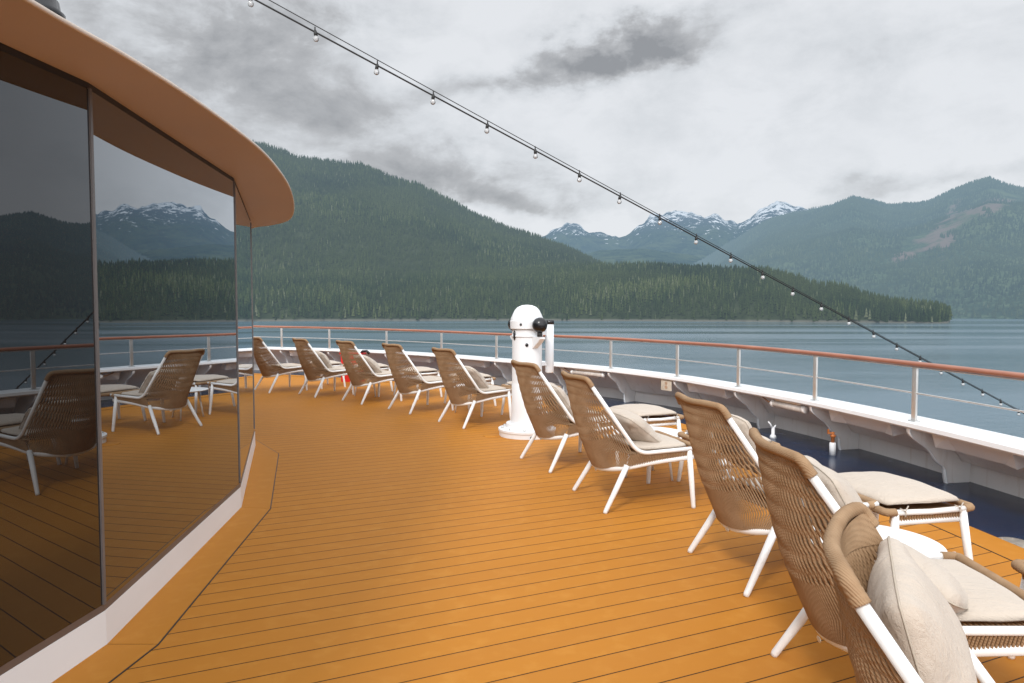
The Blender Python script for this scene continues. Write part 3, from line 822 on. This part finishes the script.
# margin planks round the house
M1, M2, M3 = pw(157.4, 645), pw(270, 509), pw(278.4, 454)
def moff(i, d): return (plan[i].x+VN[i].x*d, plan[i].y+VN[i].y*d)
mo = [moff(0, .24), moff(1, .24), moff(2, .22), (M1.x, M1.y), (M2.x, M2.y), (M3.x, M3.y)]
mi_ = [(plan[i].x, plan[i].y) for i in range(0, 6)]
endp = (B3.x-.25, B3.y+.45)
mo2 = mo+[moff(6, .26), moff(7, .24), moff(8, .24), moff(9, .24)]; mi2 = [(plan[i].x-VN[i].x*.02, plan[i].y-VN[i].y*.02) for i in range(10)]
m = MB(); 
for i in range(len(mo2)-1):
    a, b, c, d = Vector(mi2[i]), Vector(mo2[i]), Vector(mo2[i+1]), Vector(mi2[i+1])
    g1 = (b-a).normalized(); e = (c-b).normalized()*.0025
    poly = [a+e, b+e, c-e, d-e]; m.prism([tuple(q) for q in poly], .0006, .0042)
tag(m.build('house_border', M['margin']), kind='structure')
m = MB()
for i in range(len(mo2)-1):
    b, c = Vector(mo2[i]), Vector(mo2[i+1]); t = (c-b).normalized(); nn = Vector((t.y, -t.x))*.007
    m.prism([tuple(b), tuple(b+nn), tuple(c+nn), tuple(c)], .0004, .0030)
    a = Vector(mi2[i]); t2 = (Vector(mo2[i])-a); s = Vector((t2.y, -t2.x)).normalized()*.0025
    m.prism([tuple(a-s), tuple(a+s), tuple(b+s), tuple(b-s)], .0003, .0026)
tag(m.build('house_caulk_seam', M['gasket']), kind='structure')

# ------------------------------------------------------------------ binnacle
bl = pw(526, 428)
bp = Vector((.18, 8.17, 0))
bn = empty('binnacle', bp); tag(bn, 'white ship compass binnacle with domed top and black correction spheres', 'binnacle')
m = MB(); m.lathe([(.335, 0), (.335, .055), (.345, .06), (.345, .085), (.30, .09), (.26, .10), (.25, .15)], seg=48); b_ = m.build('base', M['plinth'], bn, auto=.7)
m = MB()
for k in range(10):
    a = 2*math.pi*k/10+.2; m.lathe([(.017, 0), (.017, .018), (.008, .022)], (.315*math.cos(a)*.94, .315*math.sin(a)*.94, .088), 8)
m.build('bolt', M['steel'], b_)
m = MB(); m.lathe([(.195, .10), (.20, .13), (.185, .30), (.184, .62), (.181, .625), (.180, .63), (.178, 1.18), (.190, 1.185), (.190, 1.20), (.178, 1.205), (.178, 1.27)], seg=48); m.build('column', M['plinth'], bn, auto=.7)
m = MB(); m.lathe([(.184, 1.272), (.202, 1.28), (.204, 1.37), (.197, 1.375), (.194, 1.40), (.172, 1.45), (.147, 1.50), (.112, 1.535), (.06, 1.557), (.01, 1.562)], seg=48); hd = m.build('hood', M['plinth'], bn, auto=.8)
m = MB()
def face_dot(ang, z, r, rad=.205):
    a = R(ang); m.sphere((rad*math.cos(a), rad*math.sin(a), z), r, 14, (.9, .9, 1))
face_dot(-112, 1.33, .016, .204); face_dot(-92, 1.09, .022, .181); face_dot(-82, .02, .02, .335)
m.build('bolt_cap', M['black'], bn)
m = MB(); m.sphere((-.15, -.085, 1.20), .048, 18, (.35, 1, 1.3)); m.build('inspection_cap', M['black'], bn)
for s, ang in ((1, -60), (-1, 120)):
    a = R(ang); dx, dy = math.cos(a), math.sin(a)
    m = MB(); m.sphere((dx*.285, dy*.285, 1.325), .090, 28); sp_ = m.build('correction_sphere', M['black'], bn)
    m = MB(); m.lathe([(.03, 0), (.03, .055)], (dx*.285, dy*.285, 1.19), 16); m.build('sphere_mount', M['gasket'], bn)
    m = MB(); t = Vector((-dy, dx, 0)); vs = []
    for ss in (-1, 1):
        for r_, z in ((.15, 1.185), (.345, 1.185), (.345, 1.165), (.29, 1.12), (.15, 1.03)): vs.append(Vector((dx*r_, dy*r_, z))+t*.035*ss)
    fs = [(0, 1, 2, 3, 4), (9, 8, 7, 6, 5)]+[(k, (k+1) % 5, 5+(k+1) % 5, 5+k) for k in range(5)]
    m.add(vs, fs, False); m.build('sphere_bracket', M['plinth'], bn)
m = MB(); m.lathe([(.045, .74), (.052, .75), (.052, 1.33)], (.275, .10, 0), 24); fb = m.build('flinders_bar_tube', M['plinth'], bn)
m = MB(); m.lathe([(.056, 1.33), (.056, 1.375), (.03, 1.38)], (.275, .10, 0), 24); m.build('tube_cap', M['black'], fb)
m = MB()
for z in (.85, 1.22): m.box((.20, .07, z), (.14, .03, .04), .3)
m.build('tube_clamp', M['plinth'], bn)
# round deck fitting beside the binnacle
r0 = pw(492, 436); m = MB(); m.lathe([(.105, 0), (.105, .003), (.096, .0045)], seg=32)
m.lathe([(.06, .004), (.058, .006)], seg=24)
tag(m.build('deck_socket', M['margin'], None, loc=(r0.x, r0.y, .0)), 'flush round socket cover in the deck left of the binnacle base', 'deck fitting')

# ------------------------------------------------------------------ small fittings
def bul(i, o_, z=0): return Vector((rc[i].x+nor[i].x*o_, rc[i].y+nor[i].y*o_, z))
def nearest(px):   # index on rail whose image x is px
    best = min(range(len(rc)), key=lambda i: abs((CX+F*rc[i].x/max(rc[i].y, .5))-px) if rc[i].y > .5 else 1e9); return best
def tube_lamp(px0, px1, lab):
    i0, i1 = nearest(px0), nearest(px1); 
    a, b = bul(i0, .05, bc[i0].z-.115), bul(i1, .05, bc[i1].z-.115)
    e = empty('tube_light', (a+b)/2, math.atan2((b-a).y, (b-a).x)); L = (b-a).length/2
    tag(e, lab, 'light fixture', 'tube lights under the bulwark ledge')
    m = MB(); m.tube([(-L, 0, 0), (-L+.02, 0, 0), (L-.02, 0, 0), (L, 0, 0)], [.030, .042, .042, .030], 14); m.build('lens', M['tubeglass'], e)
    for s in (-1, 1):
        m = MB(); m.tube([(s*L*.97, 0, 0), (s*(L+.035), 0, 0)], [.046, .040], 14); m.build('end_cap', M['bulwark'], e)
    m = MB(); m.box((0, .0, .052), (L*1.7, .05, .02), bev=.004)
    for s in (-1, 1): m.box((s*L*.6, 0, .075), (.03, .03, .05))
    m.build('mounting_plate', M['bulwark'], e)
    m = MB(); m.tube([(-L-.03, 0, 0), (-L-.12, 0, .01), (-L-.25, .02, .05)], .009, 8); m.build('conduit', M['rust'], e)
tube_lamp(772, 806, 'frosted tube light under the bulwark ledge above the spigot')
tube_lamp(572, 603, 'frosted tube light under the bulwark ledge just right of the binnacle')
# sign plate
i = nearest(671); c = bul(i, .0, bc[i].z-.115); rz = math.atan2(nor[i].y, nor[i].x)
e = empty('notice_plate', c, rz); tag(e, 'small cream notice plate with dark text and two pictograms on the bulwark', 'sign')
m = MB(); m.box((0, 0, 0), (.008, .22, .19), bev=.002); m.build('plate', M['sign'], e)
m = MB()
for k, w_ in enumerate((.018, .022, .016, .02, .018)): m.box((-.0052, .055-.028*k, .066), (.002, w_, .022))
m.build('lettering', M['ink'], e)
m = MB()
for z in (.012, -.045):
    m.tube([(-.0052, .024*math.cos(2*math.pi*k/16), z+.022*math.sin(2*math.pi*k/16)) for k in range(16)], .003, 5, closed=True)
    m.box((-.0052, 0, z), (.002, .022, .022))
m.build('pictogram', M['rust'], e)
# spigot
p = pw(832.5, 455, -.02)
e = empty('deck_spigot', (p.x, p.y, -.022)); tag(e, 'white pipe stub with orange valve on the navy deck', 'spigot')
m = MB(); m.lathe([(.033, 0), (.033, .13), (.026, .135)], seg=20); m.build('pipe_stub', M['plinth'], e)
m = MB(); m.lathe([(.018, .135), (.018, .19), (.028, .195), (.028, .215), (.012, .22), (.012, .245)], seg=16); m.box((-.02, 0, .235), (.07, .018, .014)); m.box((-.05, 0, .25), (.014, .02, .05)); m.build('valve', M['orange'], e)
p = pw(773, 438, -.02)
e = empty('mooring_hook', (p.x, p.y, -.022)); tag(e, 'small white hooked fitting on the navy deck behind the chairs', 'fitting')
m = MB(); m.lathe([(.04, 0), (.035, .03), (.02, .05), (.02, .13)], seg=16); m.build('stand', M['plinth'], e)
m = MB(); m.tube([(-.01, 0, .12), (-.035, 0, .17), (-.06, .0, .20)], [.014, .012, .008], 8); m.tube([(.01, 0, .12), (.03, 0, .16)], [.014, .008], 8); m.build('hook', M['plinth'], e)
p = pw(1014, 543.5, -.02)
m = MB(); m.lathe([(.105, 0), (.105, .008), (.095, .014), (.03, .016)], seg=36); 
for k in range(6):
    a = k*math.pi/3; m.lathe([(.008, .014), (.007, .019)], (.07*math.cos(a), .07*math.sin(a), 0), 8)
tag(m.build('drain_cover', M['cap'], None, loc=(p.x, p.y, -.022), auto=.6), 'round tarnished metal drain cover on the navy deck', 'drain cover')
# red box behind the chairs
p = pw(353, 382.5, -.02)
e = empty('fire_hose_box', (p.x, p.y, -.022), R(-20)); tag(e, 'red box standing by the bulwark, seen behind the rope chairs', 'box')
m = MB(); m.box((0, 0, .30), (.46, .22, .60), bev=.03); m.build('body', M['red'], e)
m = MB(); m.box((0, 0, .612), (.50, .25, .03), bev=.012); m.build('lid', M['red'], e)
m = MB(); m.box((.0, -.117, .40), (.09, .014, .03), bev=.004); m.build('latch', M['black'], e)
m = MB(); m.tube([(.20, 0, .62), (.24, 0, .66), (.34, 0, .67), (.40, 0, .62)], .028, 10); m.build('hose_nozzle', M['black'], e)

# ------------------------------------------------------------------ string of bulbs
def spt(i, lift=0.0):
    # straight run: image position of bulb i as measured, depth growing with i
    k = i+21.9; x = 1784-33600/k; y = 823-18092/k; Y = .27*k
    d = ray(x, y); return Vector((0, 0, H))+d*(Y/d.y)+Vector((0, 0, lift))
st = empty('string_lights', spt(0)); so = spt(0)
tag(st, 'string of clear festoon bulbs on black cable sloping down over the sea', 'string lights')
def sag(i): return 0.0
m = MB(); m.tube([spt(i*.5)-so+Vector((0, 0, .0)) for i in range(-20, 58)], .0085, 6); m.build('cable', M['cable'], st)
m = MB(); m.tube([spt(i*.5, .018+.000055*abs(17.5-i*.5)**2.35)-so for i in range(-20, 58)], .0045, 6); m.build('support_wire', M['cable'], st)
for i in range(-3, 26):
    c = spt(i+random.uniform(-.03, .03))-so; lean = Vector((random.uniform(-.012, .012), 0, 0))
    m = MB(); m.tube([c+Vector((0, 0, .012)), c+lean*.5+Vector((0, 0, -.012)), c+lean+Vector((0, 0, -.038))], [.013, .017, .016], 10)
    m.tube([c+Vector((0, 0, .01)), c+Vector((0, 0, .045))], .006, 6)
    sk = m.build('socket', M['cable'], st)
    m = MB(); pf = [(.012, -.032), (.016, -.038), (.023, -.048), (.0265, -.060), (.024, -.072), (.015, -.082), (.004, -.086)]
    m.lathe(pf, (c.x+lean.x, c.y, c.z), 14); m.build('bulb', M['bulb'], sk)

# ------------------------------------------------------------------ sea, hills, mountains
m = MB(); seg = 96; rings = [30, 200, 1000, 5000, 20000, 60000]; vs = [(0, 0, SEA)]; fs = []
for r_ in rings:
    for k in range(seg): vs.append((r_*math.cos(2*math.pi*k/seg), r_*math.sin(2*math.pi*k/seg), SEA))
for k in range(seg): fs.append((0, 1+k, 1+(k+1) % seg))
for q in range(len(rings)-1):
    for k in range(seg):
        l = (k+1) % seg; fs.append((1+q*seg+k, 1+(q+1)*seg+k, 1+(q+1)*seg+l, 1+q*seg+l))
m.add(vs, fs, False); tag(m.build('sea', M['sea']), kind='structure')

perm = rng.random((512, 512))
def vnoise(x, y):
    xi = np.floor(x).astype(int); yi = np.floor(y).astype(int); fx = x-xi; fy = y-yi
    fx = fx*fx*(3-2*fx); fy = fy*fy*(3-2*fy)
    g = lambda a, b: perm[a % 512, b % 512]
    return (g(xi, yi)*(1-fx)*(1-fy)+g(xi+1, yi)*fx*(1-fy)+g(xi, yi+1)*(1-fx)*fy+g(xi+1, yi+1)*fx*fy)-.5
def fbm(x, y, o=5):
    s = 0; a = 1
    for k in range(o): s = s+a*vnoise(x*2**k+17*k, y*2**k+31*k); a *= .5
    return s
def ridgef(x, y, o=5):
    s = 0; a = 1
    for k in range(o): s = s+a*(.5-2*abs(vnoise(x*2**k+17*k, y*2**k+31*k))); a *= .5
    return s
def prof(pix, left=None, right=None):
    az = []; el = []
    for a, e in (left or []): az.append(R(a)); el.append(math.tan(R(e)))
    for x, y in pix: az.append(math.atan((x-CX)/F)); el.append((HZ-y)/math.hypot(F, x-CX))
    for a, e in (right or []): az.append(R(a)); el.append(math.tan(R(e)))
    return np.array(az), np.array(el)
class Hill:
    def __init__(s, pr, shore, ridge, shape=.85, namp=40, nscale=400, ridged=.0, back=1200):
        s.pr = pr; s.shore = shore; s.ridge = ridge; s.shape = shape; s.namp = namp; s.ns = nscale; s.rd = ridged; s.back = back
    drop = 0.0
    def h(s, az, r):
        el = np.interp(az, *s.pr)-s.drop/F; rs = np.interp(az, *s.shore); rr = np.interp(az, *s.ridge)
        el = el+0.0*az
        zr = 26*0+el*rr+1.5-SEA            # ridge height above sea
        t = (r-rs+35*fbm(az*60, r*0+3.3, 4))/(rr-rs)
        g = np.where(t < 0, t*2.0, np.clip(t, 0, 1)**s.shape)
        g = np.where(t > 1, 1-(r-rr)/s.back*1.0, g)
        x = r*np.sin(az); y = r*np.cos(az)
        amp = s.namp*np.clip(t*(1.15-np.clip(t, 0, 1)), 0, 1)*3
        nz = fbm(x/s.ns, y/s.ns, 6)*amp*(1-s.rd)+s.rd*amp*ridgef(x/s.ns, y/s.ns, 6)
        jag = np.exp(-((t-1)/.12)**2)*fbm(az*45, az*0+9.1, 4)*zr*s.jg if hasattr(s, 'jg') else 0
        g = np.where(zr < 2, 0, g); nz = np.where(zr < 2, -6-(2-zr)*.5, nz)
        return np.maximum(g*np.maximum(zr, 0)+nz+jag, -25)+SEA
    def mesh(s, name, mat, a0, a1, na, r0, r1, nr):
        A, RR = np.meshgrid(np.linspace(R(a0), R(a1), na), np.linspace(0, 1, nr), indexing='ij')
        RR = r0+(r1-r0)*RR
        Z = s.h(A, RR); V = np.stack([RR*np.sin(A), RR*np.cos(A), Z], -1).reshape(-1, 3)
        i, j = np.meshgrid(np.arange(na-1), np.arange(nr-1), indexing='ij')
        q = np.stack([i*nr+j, i*nr+j+1, (i+1)*nr+j+1, (i+1)*nr+j], -1).reshape(-1, 4)
        me = bpy.data.meshes.new(name); me.vertices.add(len(V)); me.vertices.foreach_set('co', V.ravel())
        me.loops.add(q.size); me.loops.foreach_set('vertex_index', q.ravel().astype(np.int32))
        me.polygons.add(len(q)); me.polygons.foreach_set('loop_start', (np.arange(len(q))*4).astype(np.int32))
        me.polygons.foreach_set('use_smooth', np.ones(len(q), bool))
        me.materials.append(mat); me.update(calc_edges=True); me.validate()
        o = bpy.data.objects.new(name, me); COL.objects.link(o); tag(o, kind='structure'); return o
def K(vals): return (np.array([R(a) for a, _ in vals]), np.array([b for _, b in vals], float))
hA = Hill(prof([(0, 75), (100, 92), (180, 115), (244, 138), (270, 142), (300, 152), (330, 156), (360, 160), (390, 172), (420, 183), (450, 197), (480, 212), (510, 222), (540, 232), (570, 243), (600, 258), (640, 290), (680, 312)], left=[(-110, 3), (-80, 9), (-60, 14), (-48, 15)]),
          K([(-110, 1900), (13, 1900)]), K([(-110, 3600), (-22, 3700), (0, 3300), (13, 2900)]), .9, 38, 520)
hB = Hill(prof([(100, 300), (180, 275), (250, 262), (330, 255), (420, 262), (500, 268), (560, 264), (620, 263), (660, 262), (700, 266), (740, 267), (765, 268), (800, 276), (812, 283), (840, 283), (865, 292), (895, 301), (920, 304), (938, 307), (950, 311), (958, 345)], left=[(-110, -.5), (-50, 1)], right=[(35.5, -6)]),
          K([(-110, 1750), (0, 1680), (15, 1600), (34, 1580)]), K([(-110, 2600), (-10, 2500), (10, 2250), (20, 2000), (34, 1760)]), .62, 22, 260, back=900)
hD = Hill(prof([(600, 330), (660, 285), (700, 262), (725, 244), (745, 233), (770, 220), (800, 214), (830, 205), (850, 197), (870, 202), (885, 207), (925, 205), (950, 194), (985, 182), (1010, 188), (1024, 191)], right=[(38.5, 8.2), (42, 6.6), (45, 6.2), (47.5, 6.7), (51, 5.2), (56, 6.0), (62, 7.0), (75, 8), (90, 7), (115, 5)]),
          K([(7, 3400), (20, 2900), (34, 2500), (60, 2100), (115, 2000)]), K([(7, 6200), (34, 5600), (60, 4200), (115, 3500)]), .95, 190, 1300, ridged=.5, back=2500)
hC = Hill(prof([(480, 262), (520, 240), (545, 234), (560, 229), (575, 227), (600, 236), (625, 236), (640, 226), (650, 218), (670, 214), (690, 213), (715, 216), (735, 227), (745, 222), (760, 212), (775, 208), (800, 209), (822, 214), (860, 230), (900, 250)], left=[(-12, 1)], right=[(34, 2), (50, 1)]),
          K([(-12, 6500), (50, 6500)]), K([(-12, 10500), (50, 10500)]), 1.0, 230, 1500, ridged=.85, back=2500); hC.jg = .10
hC2 = Hill(prof([(500, 285), (560, 262), (600, 250), (640, 249), (690, 256), (730, 270), (760, 285)], left=[(-10, 1)], right=[(30, .5)]), K([(-10, 4300), (30, 4300)]), K([(-10, 6800), (30, 6800)]), 1.0, 90, 1100, ridged=.6, back=2500)
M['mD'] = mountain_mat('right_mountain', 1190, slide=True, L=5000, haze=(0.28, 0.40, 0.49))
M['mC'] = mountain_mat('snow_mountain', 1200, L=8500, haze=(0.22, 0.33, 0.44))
hA.drop = 5.0; hB.drop = 4.5; hD.drop = 1.5
hA.mesh('hill', M['hill'], -108, 13, 520, 1800, 4600, 110)
hB.mesh('headland', M['hill'], -70, 34.0, 420, 1500, 3000, 70)
hD.mesh('forested_mountain', M['mD'], 7, 112, 620, 2000, 7400, 170)
hC.mesh('snowy_mountain', M['mC'], -12, 48, 520, 6400, 12500, 150)
hC2.mesh('distant_ridge', M['mC'], -10, 30, 200, 4200, 8400, 80)

def forest(name, hill, others, a0, a1, r0, r1, count, hmin, hmax, label, mat='forest', rad=.155, slide=False):
    az = R(a0)+(R(a1)-R(a0))*rng.random(count); r = np.sqrt(r0**2+(r1**2-r0**2)*rng.random(count))
    z = hill.h(az, r); ok = z > SEA+1.0
    rr = np.interp(az, *hill.ridge); ok &= r < rr+140
    for o in others:
        zo = o.h(az, r); ok &= z > zo-4
    if slide:
        u = np.tan(az); Y = r*np.cos(az); wv_ = z/Y; rr2 = np.full(count, 99.)
        for cx_, cz_, ax, az_, k_ in (((940-CX)/F, (HZ-232)/F, .062, .016, .62), ((980-CX)/F, (HZ-210)/F, .045, .011, .25), ((946-CX)/F, (HZ-232)/F, .016, .035, 1.6)):
            du = u-cx_; dk = wv_-cz_-du*k_; rr2 = np.minimum(rr2, (du/ax)**2+(dk/az_)**2)
        ok &= (rr2+4*fbm(r*np.sin(az)/170, Y/170, 4)) > .9
    az, r, z = az[ok], r[ok], z[ok]; n = len(az)
    x = r*np.sin(az); y = r*np.cos(az)
    patch = fbm(x/160, y/160, 3)
    ht = (hmin+(hmax-hmin)*rng.random(n)**1.4)*(1+.35*patch); w = ht*rad*(.8+.45*rng.random(n))
    tint = np.clip(.42+.42*patch+.30*fbm(x/900+5, y/900, 3)+.17*rng.standard_normal(n), 0, .9); tint[rng.random(n) < .02] = .97
    S = 5; levels = [(.06, 1.0, .55), (.34, .74, .80), (.62, .46, 1.02)]
    V = []; T = []; 
    rot = rng.random(n)*6.28; off = 0; verts_per = len(levels)*(S+1)
    P = np.zeros((n, verts_per, 3)); q = 0; faces = []
    for (zb, rd, zt) in levels:
        for k in range(S):
            a = rot+2*math.pi*k/S+zb*5; jr = w*rd*(.75+.5*rng.random(n))
            P[:, q, 0] = x+jr*np.cos(a); P[:, q, 1] = y+jr*np.sin(a); P[:, q, 2] = z+ht*(zb+.05*(rng.random(n)-.5)); q += 1
        P[:, q, 0] = x; P[:, q, 1] = y; P[:, q, 2] = z+ht*zt; apex = q; q += 1
        for k in range(S): faces.append((apex-S+k, apex-S+(k+1) % S, apex))
    Fc = np.array(faces, np.int32); FA = (Fc[None]+(np.arange(n)*verts_per)[:, None, None]).reshape(-1, 3).astype(np.int32)
    me = bpy.data.meshes.new(name); me.vertices.add(n*verts_per); me.vertices.foreach_set('co', P.ravel())
    me.loops.add(FA.size); me.loops.foreach_set('vertex_index', FA.ravel())
    me.polygons.add(len(FA)); me.polygons.foreach_set('loop_start', (np.arange(len(FA))*3).astype(np.int32))
    at = me.attributes.new('tint', 'FLOAT', 'POINT'); at.data.foreach_set('value', np.repeat(tint, verts_per).astype(np.float32))
    me.materials.append(M[mat]); me.update(calc_edges=True)
    o = bpy.data.objects.new(name, me); COL.objects.link(o); tag(o, label, 'forest', kind='stuff'); print(name, n)
forest('forest', hB, [hA], -34, 35, 1520, 2420, 38000, 13, 25, 'dark conifer forest covering the low headland above the shoreline')
forest('forest', hA, [hB], -38, 13, 1850, 3850, 72000, 12, 23, 'dense conifer forest on the tall hill at the left')
forest('forest', hD, [], 9, 60, 2000, 6300, 90000, 11, 22, 'hazy conifer forest covering the mountain at the right', mat='forest_far', rad=.22, slide=True)

# ------------------------------------------------------------------ camera
cam = bpy.data.cameras.new('camera'); co = bpy.data.objects.new('camera', cam); COL.objects.link(co)
cam.sensor_width = 36; cam.lens = 36*F/1024; cam.clip_end = 120000; cam.clip_start = .05
co.location = (0, 0, H); co.rotation_euler = (math.pi/2-PITCH, 0, 0); SC.camera = co

# ------------------------------------------------------------------ light and sky
SE, SA = R(42), R(-158)     # sun elevation, azimuth east of +Y
su = bpy.data.lights.new('sun', 'SUN'); su.energy = 2.0; su.angle = R(10); su.color = (1, .96, .91)
so_ = bpy.data.objects.new('sun', su); COL.objects.link(so_)
sd = Vector((math.sin(SA)*math.cos(SE), math.cos(SA)*math.cos(SE), math.sin(SE)))
so_.rotation_euler = (-sd).to_track_quat('-Z', 'Y').to_euler()
w = bpy.data.worlds.new('World'); SC.world = w; w.use_nodes = True; n = w.node_tree; n.nodes.clear()
out = n.nodes.new('ShaderNodeOutputWorld')
tc = N(n, 'ShaderNodeTexCoord'); g = tc.outputs['Generated']
sp = N(n, 'ShaderNodeSeparateXYZ'); n.links.new(g, sp.inputs[0])
az = math_(n, 'ARCTAN2', sp.outputs[0], sp.outputs[1]); el = math_(n, 'ARCSINE', sp.outputs[2])
cb = N(n, 'ShaderNodeCombineXYZ'); n.links.new(math_(n, 'MULTIPLY', az, 1.0), cb.inputs[0]); n.links.new(math_(n, 'MULTIPLY', el, 1.7), cb.inputs[1])
wv = N(n, 'ShaderNodeTexNoise'); wv.inputs['Scale'].default_value = 5; wv.inputs['Detail'].default_value = 6; wv.inputs['Roughness'].default_value = .6; n.links.new(cb.outputs[0], wv.inputs['Vector'])
ws = N(n, 'ShaderNodeSeparateColor'); n.links.new(wv.outputs['Color'], ws.inputs[0])
az2 = math_(n, 'ADD', az, math_(n, 'MULTIPLY', math_(n, 'SUBTRACT', ws.outputs[0], .5), .30))
el2 = math_(n, 'ADD', el, math_(n, 'MULTIPLY', math_(n, 'SUBTRACT', ws.outputs[1], .5), .16))
def blob(px, py, rx, ry, slope=0.0, soft=1.0):
    a0 = math.atan((px-CX)/F); e0 = math.atan((HZ-py)/math.hypot(F, px-CX))
    da = math_(n, 'SUBTRACT', az2, a0); de = math_(n, 'SUBTRACT', math_(n, 'SUBTRACT', el2, e0), math_(n, 'MULTIPLY', da, slope))
    r2 = math_(n, 'ADD', math_(n, 'POWER', math_(n, 'ABSOLUTE', math_(n, 'DIVIDE', da, rx/F)), 2.0), math_(n, 'POWER', math_(n, 'ABSOLUTE', math_(n, 'DIVIDE', de, ry/F)), 2.0))
    return math_(n, 'POWER', math.e, math_(n, 'MULTIPLY', r2, -soft))
fine = noise(n, cb.outputs[0], 7.5, 9, .62, .25)
broad = noise(n, cb.outputs[0], 2.1, 5, .55)
dark = [(blob(585, 62, 115, 17, .22), .60), (blob(655, 42, 60, 14, .1), .35), (blob(225, 60, 130, 62, -.1), .48), (blob(300, 20, 90, 20, .2), .25), (blob(440, 178, 130, 26, -.1), .42), (blob(330, 105, 90, 18, 0), .2), (blob(530, 205, 80, 15, -.2), .25), (blob(905, 190, 130, 12, .1), .16), (blob(860, 60, 200, 40, .1), .10)]
s = None
for b, k in dark:
    q = math_(n, 'MULTIPLY', b, k); s = q if s is None else math_(n, 'ADD', s, q)
tex = math_(n, 'MULTIPLY_ADD', fine, 2.6, -.25)
s = math_(n, 'MULTIPLY', s, tex)
bb = math_(n, 'MULTIPLY', math_(n, 'SUBTRACT', fine, .5), .42)
b2 = math_(n, 'MULTIPLY', math_(n, 'SUBTRACT', broad, .5), .35)
d = math_(n, 'ADD', s, math_(n, 'ADD', bb, b2), clamp=True)
skyc = ramp(n, d, [(0, (.83, .85, .88)), (.14, (.72, .745, .775)), (.36, (.50, .51, .525)), (.75, (.32, .33, .345))])
zen = math_(n, 'MULTIPLY_ADD', ramp(n, el, [(.42, (0, 0, 0)), (1.1, (1, 1, 1))]), .85, 1.0)
back = math_(n, 'MULTIPLY_ADD', ramp(n, math_(n, 'MULTIPLY_ADD', sp.outputs[1], -1.0, 0.0), [(0.0, (0, 0, 0)), (.7, (1, 1, 1))]), 1.5, 0.0)  # unseen sky behind the camera, brightened to fill bulwark and chair backs
bg = N(n, 'ShaderNodeBackground'); n.links.new(skyc, bg.inputs[0]); n.links.new(math_(n, 'ADD', zen, back), bg.inputs[1])
sky = N(n, 'ShaderNodeTexSky'); sky.sky_type = 'NISHITA'; sky.sun_disc = False; sky.sun_elevation = SE; sky.sun_rotation = SA
bg2 = N(n, 'ShaderNodeBackground'); n.links.new(sky.outputs[0], bg2.inputs[0]); bg2.inputs[1].default_value = .08
mx = N(n, 'ShaderNodeMixShader'); mx.inputs[0].default_value = .08
n.links.new(bg.outputs[0], mx.inputs[1]); n.links.new(bg2.outputs[0], mx.inputs[2]); n.links.new(mx.outputs[0], out.inputs[0])
SC.view_settings.view_transform = 'Standard'; SC.view_settings.look = 'None'; SC.view_settings.exposure = 0
SC.render.engine = 'CYCLES'; SC.cycles.max_bounces = 8; SC.cycles.transparent_max_bounces = 12
SC.cycles.use_denoising = True
